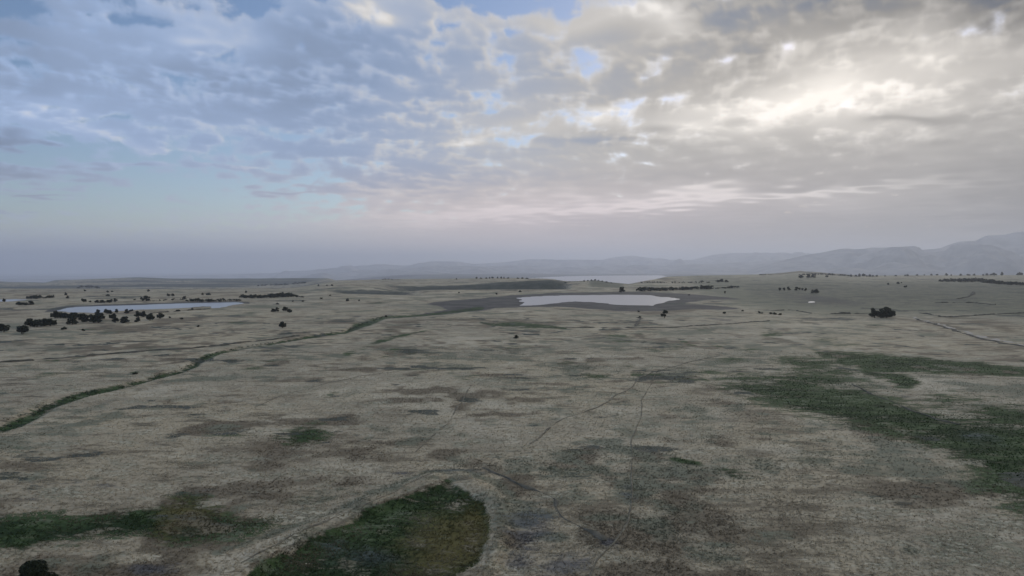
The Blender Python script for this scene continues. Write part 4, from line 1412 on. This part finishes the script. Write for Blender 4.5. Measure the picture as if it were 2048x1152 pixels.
def build_grass():
    rng = np.random.default_rng(21)
    N = 210000
    r = 78 * (430 / 78) ** rng.random(N)
    th = np.radians(-45 + 90 * rng.random(N))
    x, y = r * np.sin(th), r * np.cos(th)
    a, b2 = cover(x, y)
    patch = 0.55 * vnoise(x / 12, y / 12, 91) + 0.5 * vnoise(x / 3.5, y / 3.5, 92)
    wts = np.concatenate([a, b2], -1)
    jig = np.clip(wts + 0.30 * patch[:, None] * np.clip(wts * 4, 0, 1), 0, 1)
    u = np.clip(rng.random((N, 1)) * 0.7 + 0.3 * patch[:, None] + 0.15, 0, 1)
    L = lambda A, B: np.array(A) * (1 - u) + np.array(B) * u
    col = L(STRAW_A, STRAW_TIP)
    S = lambda c: sstep(jig[:, c], 0.2, 0.9)[:, None]
    col = col * (1 - S(1) * 0.9) + S(1) * 0.9 * L(BROWN_A, BROWN_B)
    col = col * (1 - S(3) * 0.85) + S(3) * 0.85 * L(HERB_A, HERB_B)
    isg = jig[:, 0] > 0.5
    gr = L(GREEN_A, GREEN_B)
    gr = gr * (1 - S(7) * 0.85) + S(7) * 0.85 * L(OLIVE, (0.15, 0.13, 0.05))
    gr = gr * (1 - S(1) * 0.6) + S(1) * 0.6 * L(BROWN_A, BROWN_B)
    col = col * (1 - S(0)) + S(0) * gr
    col = col * (1 - S(4) * 0.6) + S(4) * 0.6 * L(BLUE_SCRUB, (0.12, 0.13, 0.155))
    col *= (0.84 + 0.3 * rng.random((N, 1)))
    hgt = (0.14 + 0.20 * rng.random(N)) * np.where(isg, 1.2, 1.0)
    wid = 0.26 + 0.26 * rng.random(N)
    # keep open water of soil: thin out at random so the ground shows between
    keep = rng.random(N) < np.clip(0.72 + 0.35 * patch, 0.3, 1.0)
    B = 3
    for nm, m, lab in (('dry_grass', keep & ~isg, 'tufts of dry straw-coloured grass over the foreground'),
                       ('green_grass', keep & isg, 'tufts of dark green grass in the wet patches')):
        v = tufts(rng, x[m], y[m], hgt[m], wid[m], B)
        f = np.arange(len(v)).reshape(-1, 3)
        o = mesh_obj(nm, v, f, M['grass'])
        c = np.repeat(col[m], B * 3, axis=0)
        c = np.concatenate([c, np.ones((len(c), 1))], -1).astype(np.float32)
        at = o.data.color_attributes.new('tint', 'FLOAT_COLOR', 'POINT')
        at.data.foreach_set('color', c.ravel())
        kind(o, 'stuff', lab)
    # low shrubs that fill the gully
    pts = []
    for line in (GULLY, GULLY_TOP[:4]):
        for i in range(len(line) - 1):
            p0, p1 = line[i], line[i + 1]
            w0, w1 = np.array(on_ground(p0[0], p0[1])[:2]), np.array(on_ground(p1[0], p1[1])[:2])
            half = 0.5 * (p0[2] + p1[2]) * np.hypot(*w0) / F_PX
            for _ in range(int(np.hypot(*(w1 - w0)) * half * 0.22) + 3):
                t = rng.random()
                c = w0 + (w1 - w0) * t
                pts.append((c[0] + rng.normal() * half * 0.40, c[1] + rng.normal() * half * 1.0))
    it = iter(pts)

    def pick():
        x_, y_ = next(it)
        return x_, y_, 0.35 + 0.5 * rng.random() ** 2, 0.9 + 1.0 * rng.random()
    v, f = crown_mass(rng, pick, len(pts), None, 12)
    o = mesh_obj('gully_shrubs', v, f, M['leaf_green'])
    kind(o, 'stuff', 'low green shrubs filling the winding gully on the left')


# ------------------------------------------------------------------ air
def build_haze():
    m = bpy.data.materials.new('haze')
    m.use_nodes = True
    nt = m.node_tree
    nt.nodes.clear()
    out = nt.nodes.new('ShaderNodeOutputMaterial')
    v = nt.nodes.new('ShaderNodeVolumePrincipled')
    v.inputs['Color'].default_value = (0.86, 0.90, 1.0, 1)
    v.inputs['Density'].default_value = HAZE
    v.inputs['Anisotropy'].default_value = 0.4
    nt.links.new(v.outputs[0], out.inputs['Volume'])
    x, y0, y1, z0, z1 = 65000, -62000, 64000, -640, 905
    vs = [(sx * x, yy, zz) for zz in (z0, z1) for yy in (y0, y1) for sx in (-1, 1)]
    f = [(0, 2, 3, 1), (4, 5, 7, 6), (0, 1, 5, 4), (2, 6, 7, 3), (0, 4, 6, 2), (1, 3, 7, 5)]
    o = mesh_obj('haze', vs, f, m)
    kind(o, 'stuff', 'thin pale haze lying over the whole landscape')


HAZE = 5.6e-5

M = {
    'ground': ground_material(),
    'water': water_material('water', 0.28),
    'pool': water_material('muddy_pool', 0.62),
    'leaf': leaf_material('dark_foliage', (0.014, 0.020, 0.011), (0.030, 0.040, 0.020)),
    'leaf_green': leaf_material('gully_foliage', (0.020, 0.036, 0.015), (0.042, 0.066, 0.030)),
    'bark': plain_noise_material('bark', (0.05, 0.042, 0.033), (0.10, 0.085, 0.068), 3.0),
    'hill': plain_noise_material('hill_slopes', (0.16, 0.165, 0.16), (0.36, 0.35, 0.325), 1 / 450.0),
    'track_dark': plain_noise_material('dark_earth', (0.065, 0.065, 0.05), (0.15, 0.14, 0.11), 0.35),
    'track_faint': plain_noise_material('trodden_grass', (0.11, 0.10, 0.075), (0.24, 0.22, 0.16), 0.5),
    'track_pale': plain_noise_material('pale_earth', (0.36, 0.32, 0.26), (0.50, 0.46, 0.39), 0.35),
    'grass': grass_material('grass_blades'),
}
build_ground()
build_water()
build_hills()
build_tracks()
build_trees()
build_woods()
build_grass()
build_haze()
